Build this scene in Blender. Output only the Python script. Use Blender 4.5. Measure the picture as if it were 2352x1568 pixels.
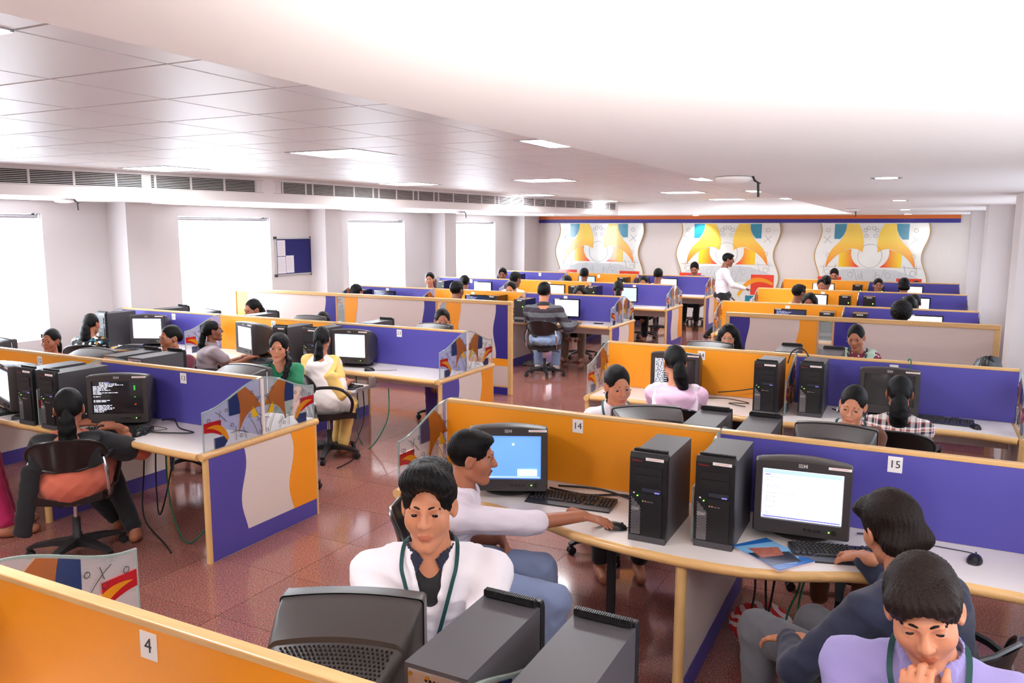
import bpy, bmesh, math, random
import numpy as np
from mathutils import Vector, Matrix
random.seed(7); np.random.seed(7)
for o in list(bpy.data.objects): bpy.data.objects.remove(o)
SC = bpy.context.scene
COL = SC.collection
PI = math.pi
# ------------------------------------------------------------------ camera
FPX, W_, H_ = 1837.74, 2352, 1568
YAW, PIT, ROL, CH = math.radians(26.824), math.radians(8.0294), math.radians(.1581), 2.2195
_fw = np.array([-math.sin(YAW)*math.cos(PIT), math.cos(YAW)*math.cos(PIT), -math.sin(PIT)])
_r = np.array([math.cos(YAW), math.sin(YAW), 0.0]); _u = np.cross(_r, _fw)
_r, _u = _r*math.cos(ROL)+_u*math.sin(ROL), -_r*math.sin(ROL)+_u*math.cos(ROL)
_O = np.array([0, 0, CH])
def ray(x, y): return _fw+_r*(x-W_/2)/FPX-_u*(y-H_/2)/FPX
def atZ(x, y, z): d = ray(x, y); return _O+d*(z-CH)/d[2]
def atY(x, y, Y): d = ray(x, y); return _O+d*Y/d[1]
def atX(x, y, X): d = ray(x, y); return _O+d*X/d[0]
def pj(P):
    d = np.asarray(P, float)-_O; z = d@_fw
    return (W_/2+FPX*(d@_r)/z, H_/2-FPX*(d@_u)/z, z)
cd = bpy.data.cameras.new('camera'); cam = bpy.data.objects.new('camera', cd); COL.objects.link(cam)
cd.sensor_fit = 'HORIZONTAL'; cd.sensor_width = 36; cd.lens = FPX/W_*36; cd.clip_start = .05; cd.clip_end = 200
M4 = Matrix.Identity(4)
for i in range(3):
    M4[i][0] = _r[i]; M4[i][1] = _u[i]; M4[i][2] = -_fw[i]; M4[i][3] = _O[i]
cam.matrix_world = M4
SC.camera = cam
# ------------------------------------------------------------------ world, exposure
wd = bpy.data.worlds.new('world'); SC.world = wd; wd.use_nodes = True
wd.node_tree.nodes['Background'].inputs[0].default_value = (.85, .93, 1, 1)
wd.node_tree.nodes['Background'].inputs[1].default_value = 1.5
SC.view_settings.view_transform = 'Standard'; SC.view_settings.look = 'None'
SC.view_settings.gamma = 1; SC.view_settings.exposure = EXPOSURE = 1.15
SC.view_settings.use_curve_mapping = False
PANEL_STRENGTH, BLIND_STRENGTH, FLASH_POWER = 18.0, 6.0, 230.0
# ------------------------------------------------------------------ materials
def lin(c): return tuple(((v/255)/12.92 if v/255 <= .04045 else ((v/255+.055)/1.055)**2.4) for v in c)
MATS = {}
def mat(name, rgb=(200, 200, 200), rough=.5, metal=0., emit=None, es=1., alpha=1., trans=0., noise=None, bump=None, wood=None, coat=0., sheen=0., spec=None, ior=None):
    """noise=(scale, amount[, (sx,sy,sz)]) mottles the colour; bump=(scale, strength) fine relief"""
    if name in MATS: return MATS[name]
    m = bpy.data.materials.new(name); m.use_nodes = True; MATS[name] = m
    nt = m.node_tree; b = nt.nodes['Principled BSDF']
    c = lin(rgb)
    b.inputs['Base Color'].default_value = (*c, 1); b.inputs['Roughness'].default_value = rough; b.inputs['Metallic'].default_value = metal
    if coat: b.inputs['Coat Weight'].default_value = coat; b.inputs['Coat Roughness'].default_value = .08
    if sheen: b.inputs['Sheen Weight'].default_value = sheen
    if spec is not None: b.inputs['Specular IOR Level'].default_value = spec
    if ior: b.inputs['IOR'].default_value = ior
    if trans: b.inputs['Transmission Weight'].default_value = trans
    if alpha < 1: b.inputs['Alpha'].default_value = alpha
    if emit: b.inputs['Emission Color'].default_value = (*lin(emit), 1); b.inputs['Emission Strength'].default_value = es
    if noise or bump or wood:
        tc = nt.nodes.new('ShaderNodeTexCoord')
    if noise:
        mp = nt.nodes.new('ShaderNodeMapping'); nz = nt.nodes.new('ShaderNodeTexNoise'); mx = nt.nodes.new('ShaderNodeMix'); mx.data_type = 'RGBA'
        mp.inputs['Scale'].default_value = noise[2] if len(noise) > 2 else (1, 1, 1)
        nz.inputs['Scale'].default_value = noise[0]; nz.inputs['Detail'].default_value = 4
        nt.links.new(tc.outputs['Object'], mp.inputs['Vector']); nt.links.new(mp.outputs[0], nz.inputs['Vector'])
        nt.links.new(nz.outputs[0], mx.inputs['Factor'])
        a = noise[1]
        mx.inputs['A'].default_value = (*[v*(1-a) for v in c], 1); mx.inputs['B'].default_value = (*[min(1, v*(1+a)) for v in c], 1)
        nt.links.new(mx.outputs['Result'], b.inputs['Base Color'])
    if bump:
        nz2 = nt.nodes.new('ShaderNodeTexNoise'); bp = nt.nodes.new('ShaderNodeBump')
        mp2 = nt.nodes.new('ShaderNodeMapping'); mp2.inputs['Scale'].default_value = bump[2] if len(bump) > 2 else (1, 1, 1)
        nz2.inputs['Scale'].default_value = bump[0]; nz2.inputs['Detail'].default_value = 3; bp.inputs['Strength'].default_value = bump[1]; bp.inputs['Distance'].default_value = .01
        nt.links.new(tc.outputs['Object'], mp2.inputs['Vector']); nt.links.new(mp2.outputs[0], nz2.inputs['Vector']); nt.links.new(nz2.outputs[0], bp.inputs['Height']); nt.links.new(bp.outputs[0], b.inputs['Normal'])
    return m
mat('white_paint', (222, 215, 214), .7, noise=(1.2, .02))
mat('soffit_paint', (250, 245, 243), .75)
mat('tile_ceiling', (236, 232, 231), .42, bump=(500, .1))
mat('ceiling_grid', (205, 208, 212), .25, metal=.6)
mat('light_panel', (255, 255, 255), .5, emit=(250, 252, 255), es=PANEL_STRENGTH)
mat('downlight_glow', (255, 255, 255), .5, emit=(255, 252, 248), es=30)
mat('blind_cloth', (245, 247, 250), .8, emit=(232, 244, 255), es=BLIND_STRENGTH)
mat('window_frame', (232, 234, 236), .4)
mat('blind_dim', (235, 238, 242), .8, emit=(225, 236, 250), es=.9)
mat('laminate', (229, 219, 212), .45, noise=(3, .06, (30, 30, 1.2)))
mat('cream_panel', (232, 219, 211), .5, noise=(4, .05, (1.5, 1.5, 40)))
mat('desk_white', (240, 232, 227), .32)
mat('wood', (226, 183, 121), .35, noise=(6, .16, (1, 1, 1)), coat=.15)
mat('wood_x', (226, 180, 117), .35, noise=(7, .2, (.6, 8, 8)), coat=.15)
mat('wood_frame', (214, 160, 115), .4, noise=(7, .15, (.6, 8, 8)))
mat('orange_laminate', (255, 160, 30), .42, noise=(200, .03))
mat('purple_laminate', (84, 77, 166), .45, noise=(200, .03))
mat('purple_dark', (52, 42, 138), .42)
mat('band_orange', (222, 112, 42), .5)
mat('black_plastic', (30, 29, 30), .42, bump=(900, .08))
mat('crt_plastic', (62, 57, 56), .38, bump=(900, .08))
mat('tower_black', (25, 24, 26), .38)
mat('tower_metal', (74, 72, 76), .42, noise=(2, .05))
mat('steel', (190, 186, 190), .35, metal=.7)
mat('chrome', (205, 205, 208), .15, metal=1.)
mat('chair_black', (16, 15, 17), .28, coat=.3)
mat('chair_base', (36, 36, 38), .45)
mat('dark_hole', (6, 6, 7), .8)
mat('sticker', (246, 240, 236), .5)
mat('ink', (40, 36, 40), .6)
mat('red_ink', (225, 40, 40), .5)
mat('led_green', (60, 200, 40), .4, emit=(120, 255, 60), es=4)
mat('logo_grey', (185, 182, 180), .4)
mat('glass_edge', (150, 175, 165), .1, alpha=.5)
mat('cable_black', (22, 21, 22), .5)
mat('cable_green', (10, 105, 70), .45)
mat('board_blue', (38, 38, 104), .9, bump=(400, .15))
mat('alu', (196, 198, 196), .3, metal=.8)
mat('paper', (232, 226, 232), .8)
def granite():
    m = bpy.data.materials.new('granite'); m.use_nodes = True; MATS['granite'] = m
    nt = m.node_tree; b = nt.nodes['Principled BSDF']; b.inputs['Roughness'].default_value = .11; b.inputs['Specular IOR Level'].default_value = .6
    tc = nt.nodes.new('ShaderNodeTexCoord'); n1 = nt.nodes.new('ShaderNodeTexNoise'); n2 = nt.nodes.new('ShaderNodeTexVoronoi'); n3 = nt.nodes.new('ShaderNodeTexNoise')
    geo = nt.nodes.new('ShaderNodeNewGeometry'); oi = nt.nodes.new('ShaderNodeObjectInfo')
    n1.inputs['Scale'].default_value = 130; n1.inputs['Detail'].default_value = 5; n2.inputs['Scale'].default_value = 170; n3.inputs['Scale'].default_value = 1.3
    for n in (n1, n2, n3): nt.links.new(geo.outputs['Position'], n.inputs['Vector'])
    r = nt.nodes.new('ShaderNodeValToRGB'); e = r.color_ramp.elements
    e[0].position = .32; e[0].color = (*lin((104, 62, 58)), 1); e[1].position = .70; e[1].color = (*lin((206, 152, 138)), 1)
    k = r.color_ramp.elements.new(.5); k.color = (*lin((160, 100, 90)), 1)
    nt.links.new(n1.outputs[0], r.inputs[0])
    mx = nt.nodes.new('ShaderNodeMix'); mx.data_type = 'RGBA'; mx.blend_type = 'MULTIPLY'; mx.inputs['Factor'].default_value = .35
    nt.links.new(r.outputs[0], mx.inputs['A']); nt.links.new(n2.outputs['Color'], mx.inputs['B'])
    hv = nt.nodes.new('ShaderNodeHueSaturation'); nt.links.new(mx.outputs['Result'], hv.inputs['Color'])
    ma = nt.nodes.new('ShaderNodeMath'); ma.operation = 'MULTIPLY_ADD'; ma.inputs[1].default_value = .16; ma.inputs[2].default_value = .92
    nt.links.new(oi.outputs['Random'], ma.inputs[0]); nt.links.new(ma.outputs[0], hv.inputs['Value'])
    nt.links.new(hv.outputs[0], b.inputs['Base Color'])
granite()
mat('grout', (176, 150, 140), .7)
def art_glass(name, base, rough=.15, alpha=.42):
    return mat(name, base, rough, alpha=alpha)
mat('frosted_glass', (214, 220, 224), .12, alpha=.30, noise=(6, .1))
mat('clear_glass', (225, 235, 232), .05, alpha=.25)
mat('glass_amber', (168, 92, 14), .2, alpha=.8, noise=(3, .3))
mat('glass_blue', (16, 44, 98), .2, alpha=.85, noise=(3, .35))
mat('glass_red', (178, 22, 28), .2, alpha=.9)
mat('glass_yellow', (226, 178, 20), .2, alpha=.9)
mat('glass_orange', (216, 138, 26), .2, alpha=.92, noise=(3, .2))
mat('glass_line', (34, 32, 40), .4)
# ------------------------------------------------------------------ mesh builder
class MB:
    def __init__(s): s.v = []; s.f = []
    def add(s, vs, fs):
        o = len(s.v); s.v += [tuple(map(float, p)) for p in vs]; s.f += [tuple(i+o for i in f) for f in fs]; return s
    def box(s, x0, x1, y0, y1, z0, z1, M=None):
        vs = [(x, y, z) for z in (z0, z1) for y in (y0, y1) for x in (x0, x1)]
        if M is not None: vs = [tuple(M@Vector(p)) for p in vs]
        return s.add(vs, [(0, 2, 3, 1), (4, 5, 7, 6), (0, 1, 5, 4), (2, 6, 7, 3), (0, 4, 6, 2), (1, 3, 7, 5)])
    def cbox(s, c, d, M=None):
        return s.box(c[0]-d[0]/2, c[0]+d[0]/2, c[1]-d[1]/2, c[1]+d[1]/2, c[2]-d[2]/2, c[2]+d[2]/2, M)
    def loft(s, rings, cap=True, closed=True):
        """rings: list of equal-length point lists"""
        n = len(rings[0]); vs = [p for r in rings for p in r]; fs = []
        for i in range(len(rings)-1):
            for j in range(n if closed else n-1):
                a, b = i*n+j, i*n+(j+1) % n
                fs.append((a, b, b+n, a+n))
        if cap: fs.append(tuple(range(n-1, -1, -1))); fs.append(tuple((len(rings)-1)*n+j for j in range(n)))
        return s.add(vs, fs)
    def tube(s, pts, r, n=8, cap=True):
        pts = [Vector(p) for p in pts]; rings = []; up = None
        for i, p in enumerate(pts):
            t = (pts[min(i+1, len(pts)-1)]-pts[max(i-1, 0)]).normalized()
            if up is None: up = Vector((0, 0, 1)) if abs(t.z) < .9 else Vector((1, 0, 0))
            a = t.cross(up)
            if a.length < 1e-5: a = t.cross(Vector((1, 0, 0)))
            a.normalize(); b = a.cross(t).normalized(); up = b
            rr = r[i] if isinstance(r, (list, tuple)) else r
            rings.append([tuple(p+a*rr*math.cos(2*PI*j/n)+b*rr*math.sin(2*PI*j/n)) for j in range(n)])
        return s.loft(rings, cap)
    def cyl(s, a, b, r0, r1=None, n=16): return s.tube([a, b], [r0, r0 if r1 is None else r1], n)
    def prism(s, poly, lo, hi, axis='z'):
        """poly (a,b) pairs; axis x: (y,z), y: (x,z), z: (x,y)"""
        P = {'x': lambda a, b, h: (h, a, b), 'y': lambda a, b, h: (a, h, b), 'z': lambda a, b, h: (a, b, h)}[axis]
        n = len(poly); vs = [P(a, b, lo) for a, b in poly]+[P(a, b, hi) for a, b in poly]
        fs = [tuple(range(n-1, -1, -1)), tuple(range(n, 2*n))]+[(i, (i+1) % n, (i+1) % n+n, i+n) for i in range(n)]
        return s.add(vs, fs)
    def lathe(s, prof, n=20, c=(0, 0, 0)):
        rings = [[(c[0]+r*math.cos(2*PI*j/n), c[1]+r*math.sin(2*PI*j/n), c[2]+z) for j in range(n)] for r, z in prof]
        return s.loft(rings)
    def ball(s, c, r, n=12, m=8):
        r = (r, r, r) if not isinstance(r, (tuple, list)) else r
        rings = [[(c[0]+r[0]*math.sin(PI*i/m)*math.cos(2*PI*j/n), c[1]+r[1]*math.sin(PI*i/m)*math.sin(2*PI*j/n), c[2]-r[2]*math.cos(PI*i/m)) for j in range(n)] for i in range(1, m)]
        return s.loft(rings)
    def mesh(s, name, material, smooth=False):
        me = bpy.data.meshes.new(name); me.from_pydata(s.v, [], s.f)
        if material: me.materials.append(MATS[material] if isinstance(material, str) else material)
        bm = bmesh.new(); bm.from_mesh(me); bmesh.ops.recalc_face_normals(bm, faces=bm.faces); bm.to_mesh(me); bm.free()
        if smooth:
            me.polygons.foreach_set('use_smooth', [True]*len(me.polygons))
            try: me.set_sharp_from_angle(angle=math.radians(40))
            except Exception: pass
        me.update(); return me
    def build(s, name, material, parent=None, smooth=False, loc=(0, 0, 0), rot=0, bevel=0.):
        me = s.mesh(name, material, smooth)
        return put(name, me, parent, loc, rot, bevel)
def put(name, me, parent=None, loc=(0, 0, 0), rot=0, bevel=0.):
    o = bpy.data.objects.new(name, me); COL.objects.link(o)
    o.parent = parent; o.location = loc
    o.rotation_euler = (0, 0, rot) if not isinstance(rot, (tuple, list)) else rot
    if bevel:
        b = o.modifiers.new('bevel', 'BEVEL'); b.width = bevel; b.segments = 2; b.limit_method = 'ANGLE'; b.angle_limit = math.radians(50)
    return o
def tag(o, label, cat, group=None):
    o['label'] = label; o['category'] = cat
    if group: o['group'] = group
    return o
def thing(name, label, cat, loc=(0, 0, 0), rot=0, group=None):
    o = bpy.data.objects.new(name, None); COL.objects.link(o); o.empty_display_size = .1
    o.location = loc; o.rotation_euler = (0, 0, rot); return tag(o, label, cat, group)
def struct(o): o['kind'] = 'structure'; return o
def dup(root, loc, rot, label, group=None):
    def cp(o, par):
        c = o.copy(); COL.objects.link(c); c.parent = par
        for ch in o.children: cp(ch, c)
        return c
    r = cp(root, None); r.location = loc; r.rotation_euler = (0, 0, rot); r['label'] = label
    if group: r['group'] = group
    return r
def text_mesh(txt, size, material, font_bold=False):
    cu = bpy.data.curves.new('txt', 'FONT'); cu.body = txt; cu.size = size; cu.align_x = 'CENTER'; cu.align_y = 'CENTER'; cu.resolution_u = 2
    if font_bold: cu.offset = size*.012
    ob = bpy.data.objects.new('txt', cu); COL.objects.link(ob)
    dg = bpy.context.evaluated_depsgraph_get(); me = bpy.data.meshes.new_from_object(ob.evaluated_get(dg))
    bpy.data.objects.remove(ob); me.materials.clear(); me.materials.append(MATS[material]); return me
# ================================================================== SETTING
RY = dict(S=1.38, A=4.163, B=7.065, D=11.93, E=14.91, F=17.92)
HP, HD, HWD = 1.178, .76, .54
XL, XR, XC, XRR = -4.09, -2.55, -.87, .74
LDIV = [-5.77, -7.55]; LEND = -9.32
WX, FY, SOF, CEIL = -9.8, 20.3, 2.55, 2.85
BY = -2.6                               # wall behind the photographer
RWX = 1.12
# ---- floor: granite tiles .72 x .6 with thin joints
fl = struct(MB().box(WX-.2, 2.2, BY, FY+.2, -.06, -.004).build('floor', 'grout'))
tile = MB().box(-.358, .358, -.298, .298, -.02, 0).mesh('floor_tile', 'granite')
cells = []
for i in range(-9, 8):
    for j in range(-5, 29):
        cx, cy = -3.84+.72*i, 3.42+.6*j
        if cx < WX+.3 or cx > 2 or cy < BY+.3 or cy > FY-.2: continue
        x, y, z = pj((cx, cy, 0)); vis = z > .3 and -150 < x < W_+150 and y < H_+200
        cells.append(((z if vis else 99+abs(z)), cx, cy))
cells.sort()
rest = MB()
for k, (z, cx, cy) in enumerate(cells):
    if k < 290 and z < 99: put('floor_tile', tile, fl, (cx, cy, 0))
    else: rest.box(cx-.358, cx+.358, cy-.298, cy+.298, -.02, 0)
o = rest.build('floor_tile_field', 'granite', fl); o['kind'] = 'stuff'
# ---- left wall with four window openings and pilasters
WIN = [(4.46, 6.36), (8.44, 10.32), (12.40, 14.30), (16.44, 18.40)]
WZ0, WZ1 = .82, 2.39
m = MB(); ys = [BY]+[v for w in WIN for v in w]+[FY+.2]
for i in range(0, len(ys), 2): m.box(WX-.25, WX, ys[i], ys[i+1], 0, 3.0)
for a, b in WIN: m.box(WX-.25, WX, a, b, 0, WZ0); m.box(WX-.25, WX, a, b, WZ1, 3.0)
struct(m.build('wall_left', 'white_paint'))
for k, (a, b) in enumerate(((7.27, 7.68), (11.29, 11.75), (15.32, 15.80), (19.35, FY))):
    struct(MB().box(WX, -9.42, a, b, 0, SOF).build('trim_%d' % (k+1), 'white_paint'))
for k, (a, b) in enumerate(WIN):
    w = MB()
    for (p, q, r, s_) in ((a, a+.05, WZ0, WZ1), (b-.05, b, WZ0, WZ1), (a, b, WZ0, WZ0+.05), (a, b, WZ1-.05, WZ1)): w.box(WX-.2, WX-.12, p, q, r, s_)
    t = struct(w.build('window_%d' % (k+1), 'window_frame'))
    for j in range(3):
        c0 = a+.05+(b-a-.1)*j/3; c1 = a+.05+(b-a-.1)*(j+1)/3
        MB().box(WX-.165, WX-.16, c0+.015, c1-.015, WZ0+.05, WZ1-.05).build('pane', 'clear_glass', t)
        if j: MB().box(WX-.19, WX-.135, c0-.015, c0+.015, WZ0+.05, WZ1-.05).build('mullion', 'window_frame', t)
    r = thing('roller_blind', ['white roller blind over the leftmost window, cut by the photo edge', 'wide white roller blind beside the blue notice board', 'white roller blind between the second and third wall pillars', 'narrowest white roller blind next to the far corner'][k], 'blind', (WX-.06, (a+b)/2, WZ1-.04), group='roller blinds on the left wall')
    h = (b-a)/2-.02
    MB().tube([(0, -h, 0), (0, h, 0)], .028, 10).build('roller', 'steel', r, True)
    n = 18; rg = []
    for i in range(n+1):
        y = -h+.03+(2*h-.11)*i/n; x = .012*math.cos(i*PI*6/n)*.35
        rg.append([(x-.03, y, 0), (x-.028, y, 0), (x-.028, y, -(WZ1-WZ0)+.06), (x-.03, y, -(WZ1-WZ0)+.06)])
    MB().loft(rg).build('cloth', 'blind_cloth', r)
    MB().tube([(-.029, -h+.03, -(WZ1-WZ0)+.06), (-.029, h-.08, -(WZ1-WZ0)+.06)], .011, 8).build('bottom_bar', 'window_frame', r, True)
    MB().cbox((0, h+.005, 0), (.07, .02, .07)).build('bracket', 'window_frame', r)
# ---- far wall
struct(MB().box(WX-.2, 2.2, FY, FY+.25, 0, 3.0).build('wall_far', 'laminate'))
struct(MB().box(WX-.2, 2.2, BY-.2, BY, 0, 3.0).build('wall_back', 'white_paint'))
struct(MB().box(-9.42, .77, FY-.035, FY, 2.465, 2.56).build('trim_5', 'band_orange'))
struct(MB().box(-9.42, .77, FY-.04, FY, 2.375, 2.463).build('trim_6', 'purple_dark'))
bl = struct(MB().box(-9.4, .75, FY-.02, FY, 0, .28).build('baseboard_far', 'white_paint'))
MB().box(-9.4, .75, FY-.028, FY, .28, .40).build('orange_strip', 'orange_laminate', bl)
# ---- right wall with piers and windows
m = MB().box(RWX, RWX+.25, BY, FY+.2, 0, .9).box(RWX, RWX+.25, BY, FY+.2, 2.4, 3.0)
RP = [(0.1, .6), (4.3, 4.9), (8.45, 9.05), (12.45, 13.05), (16.4, 17.0)]
ed = [BY]+[v for p in RP for v in p]+[FY+.2]
RWIN = [(.9, 4.0), (5.2, 8.1), (9.35, 12.1), (13.35, 16.0), (17.3, 20.0)]
pz = BY
for a, b in RWIN: m.box(RWX, RWX+.25, pz, a, .9, 2.4); pz = b
m.box(RWX, RWX+.25, pz, FY+.2, .9, 2.4)
struct(m.build('wall_right', 'white_paint'))
for k, (a, b) in enumerate(RP): struct(MB().box(.79, RWX, a, b, 0, SOF).build('trim_%d' % (7+k), 'white_paint'))
for k, (a, b) in enumerate(RWIN):
    w = MB()
    for (p, q, r, s_) in ((a, a+.05, .9, 2.4), (b-.05, b, .9, 2.4), (a, b, .9, .95), (a, b, 2.35, 2.4)): w.box(RWX+.1, RWX+.18, p, q, r, s_)
    t = struct(w.build('window_%d' % (5+k), 'window_frame'))
    MB().box(RWX+.13, RWX+.14, a+.05, b-.05, .95, 2.35).build('pane', 'blind_dim', t)
# ---- ceiling: tile tray, soffits
SXR = -1.30
SOL = [(-2.6, -9.3), (2.5, -9.0), (5.0, -8.42), (6.5, -7.98), (8.0, -7.6), (9.5, -7.5), (12.0, -7.3), (15.0, -6.95), (18.6, -6.55)]
def sol(y):
    for (a, xa), (b, xb) in zip(SOL, SOL[1:]):
        if y <= b: return xa+(xb-xa)*(y-a)/(b-a)
    return SOL[-1][1]
FS = 18.6
ce = struct(MB().box(WX, 2.2, BY, FY, CEIL+.012, CEIL+.1).build('ceiling', 'ceiling_grid'))
struct(MB().prism([(SXR, BY), (2.2, BY), (2.2, FY), (SXR, FY)], SOF, CEIL+.05).build('ceiling_soffit', 'soffit_paint')).name = 'trim_12'
struct(MB().box(WX, SXR, FS, FY, SOF, CEIL+.05).build('trim_13', 'soffit_paint'))
secs = []; y = 3.2
while y < 18.4:
    L = .42 if random.random() < .78 else .13; secs.append((y, min(y+L, 18.45))); y += L
YS = sorted(set([BY, FS]+[k[0] for k in SOL if BY < k[0] < FS]+[v for q in secs for v in q]))
rings = [[(WX, y, SOF), (sol(y), y, SOF), (sol(y), y, CEIL+.05), (WX, y, CEIL+.05)] for y in YS]
struct(MB().loft(rings).build('trim_14', 'soffit_paint'))
# tiles .72 x .6
LIGHTS = [(i, j) for i in (-6, -2, 0) for j in (0, 6, 12, 18, 24)]
TX0, TY0 = -2.30, 1.98
tm = MB().box(-.352, .352, -.292, .292, 0, .012).mesh('ceiling_tile', 'tile_ceiling')
lm_f = MB()
for s_ in (-1, 1): lm_f.box(-.35, .35, s_*.29-.02, s_*.29+.02, -.004, .012).box(s_*.345-.02, s_*.345+.02, -.29, .29, -.004, .012)
lm_f = lm_f.mesh('frame', 'ceiling_grid'); lm_d = MB().box(-.325, .325, -.27, .27, -.002, .006).mesh('diffuser', 'light_panel')
LP = {}
for (x, y) in ((-7.25, 6.02), (-4.24, 5.68), (-6.78, 9.9), (-4.14, 9.97), (-2.3, 10.1), (-6.45, 13.72), (-4.02, 13.98), (-2.3, 14.2), (-6.45, 17.4), (-4.1, 17.5), (-2.4, 17.5), (-2.75, 1.55), (-5.6, 1.6), (-2.3, 5.7), (-4.3, -1.0), (-7.0, -1.0)):
    i = round((x-TX0)/.72); j = round((y-TY0)/.6); LP[(i, j)] = 1
cand = []
for i in range(-11, 2):
    for j in range(-7, 29):
        x, y = TX0+.72*i, TY0+.6*j
        if y+.29 > FS or y < BY+.3 or x-.3 > SXR or x+.36 < sol(y): continue
        q = pj((x, y, CEIL)); cand.append((q[2] if (q[2] > .2 and -80 < q[0] < W_+80 and q[1] > -60) else 99, i, j, x, y))
cand.sort(); tr = MB(); n = 0
LNAMES = []
for z, i, j, x, y in cand:
    if (i, j) in LP:
        t = thing('ceiling_light', 'square white ceiling light panel, %s' % ('number %d by distance from the camera' % (len(LNAMES)+1)), 'ceiling light', (x, y, CEIL-.001), group='square lights in the tiled ceiling')
        put('frame', lm_f, t); put('diffuser', lm_d, t); LNAMES.append((t, x, y, z)); continue
    if z < 99 and n < 295: put('ceiling_tile', tm, ce, (x, y, CEIL)); n += 1
    else: tr.box(x-.352, x+.352, y-.292, y+.292, CEIL, CEIL+.012)
o = tr.build('ceiling_tile_field', 'tile_ceiling', ce); o['kind'] = 'stuff'
for t, x, y, z in LNAMES:
    col = 'beside the air grille' if x < -5.4 else ('in the middle of the tray' if x < -3 else 'beside the white soffit edge')
    rowd = 'behind the camera' if y < 0 else ('nearest the camera' if y < 3 else ('above the front desks' if y < 8 else ('above the screens' if y < 12 else ('above the far desks' if y < 16 else 'closest to the mural wall'))))
    t['label'] = 'square white ceiling light %s, %s' % (col, rowd)
# long air grille in the left soffit face
ag = thing('air_grille', 'long slatted air conditioning grille along the curved ceiling soffit', 'grille', (0, 0, 0))
for a, b in secs:
    A = Vector((sol(a), a, 0)); B = Vector((sol(b), b, 0)); d = (B-A).normalized(); nrm = Vector((d.y, -d.x, 0))
    f = MB()
    def P(t, z, off): p = A+(B-A)*t+nrm*off; return (p.x, p.y, z)
    z0, z1 = 2.675, 2.815; Lw = (B-A).length; e = .011/Lw
    def bar(t0, t1, za, zb, o0, o1): f.add([P(t, z, o_) for z in (za, zb) for o_ in (o0, o1) for t in (t0, t1)], [(0, 2, 3, 1), (4, 5, 7, 6), (0, 1, 5, 4), (2, 6, 7, 3), (0, 4, 6, 2), (1, 3, 7, 5)])
    bar(0, e, z0, z1, .001, .012); bar(1-e, 1, z0, z1, .001, .012); bar(0, 1, z0-.012, z0, .001, .012); bar(0, 1, z1, z1+.012, .001, .012)
    for k in range(7): zz = z0+.012+k*.0185; bar(e, 1-e, zz, zz+.006, .002, .010)
    g = f.build('grille_section', 'white_paint', ag)
    f = MB(); bar(e, 1-e, z0, z1, .0005, .0015); f.build('duct_opening', 'dark_hole', g)
# downlights in the white soffit
for k, (x, y) in enumerate(((-.22, 5.77), (-.24, 10.26), (-.25, 14.93), (-.27, 19.4), (-8.34, 9.34), (-8.75, 5.9), (-8.0, 12.2), (-7.7, 17.2), (-4.9, 19.55))):
    t = thing('downlight', ['round recessed downlight nearest the camera in the white soffit', 'second recessed downlight from the camera in the white soffit', 'third recessed downlight from the camera in the white soffit', 'recessed downlight closest to the far right corner', 'unlit recessed downlight above the notice board', 'recessed downlight beside the wireless unit over the leftmost window', 'recessed downlight above the third window', 'recessed downlight above the fourth window', 'downlight washing the purple band over the middle mural'][k], 'downlight', (x, y, SOF), group='recessed downlights')
    MB().lathe([(.075, 0), (.095, -.004), (.095, .0), (.07, .0)], 20).build('rim', 'chrome', t, True)
    MB().lathe([(.068, -.004), (.001, -.006), (.001, -.002), (.068, -.002)], 20).build('lamp', 'downlight_glow' if k != 4 else 'soffit_paint', t, True)
sp = bpy.data.lights.new('mural_wash', 'SPOT'); sp.energy = 25; sp.spot_size = 1.3; sp.spot_blend = .6; so = bpy.data.objects.new('mural_wash', sp); COL.objects.link(so)
so.location = (-4.9, 19.75, SOF-.03); so.rotation_euler = (math.radians(35), 0, 0)
# wireless access points on the soffits
for k, (x, y) in enumerate(((-1.08, 5.24), (-9.05, 6.17), (-8.05, 13.6), (-1.0, 14.0))):
    t = thing('access_point', ['white oval wireless unit with black antenna near the front of the soffit', 'white oval wireless unit above the leftmost window', 'small wireless unit above the narrow far window', 'thin bracket with loose black wires near the far mural wall'][k], 'wireless unit', (x, y, SOF), rot=.4*k, group='wireless units on the ceiling')
    MB().lathe([(.07, 0), (.11, -.006), (.115, -.02), (.095, -.038), (.04, -.045), (.002, -.046)], 24).build('housing', 'soffit_paint', t, True)
    MB().tube([(.12, 0, -.002), (.13, 0, -.03), (.15, .01, -.04), (.155, .01, -.13)], [.006, .006, .008, .008], 8).build('antenna', 'cable_black', t, True)
    MB().tube([(.11, .02, -.002), (.15, .03, -.05), (.16, .035, -.04)], .005, 6).build('wire', 'cable_black', t, True)
# ---- lighting: the photographer's flash bounced off the soffit
fl_ = bpy.data.lights.new('camera_flash', 'SPOT'); fl_.energy = FLASH_POWER; fl_.spot_size = math.radians(120); fl_.spot_blend = .9; fl_.shadow_soft_size = .05; fl_.color = (1, .93, .87)
fo = bpy.data.objects.new('camera_flash', fl_); COL.objects.link(fo); fo.location = (.15, -.05, 1.75)
fo.rotation_euler = Vector((.25, 1.0, .9)).to_track_quat('-Z', 'Y').to_euler()
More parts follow.
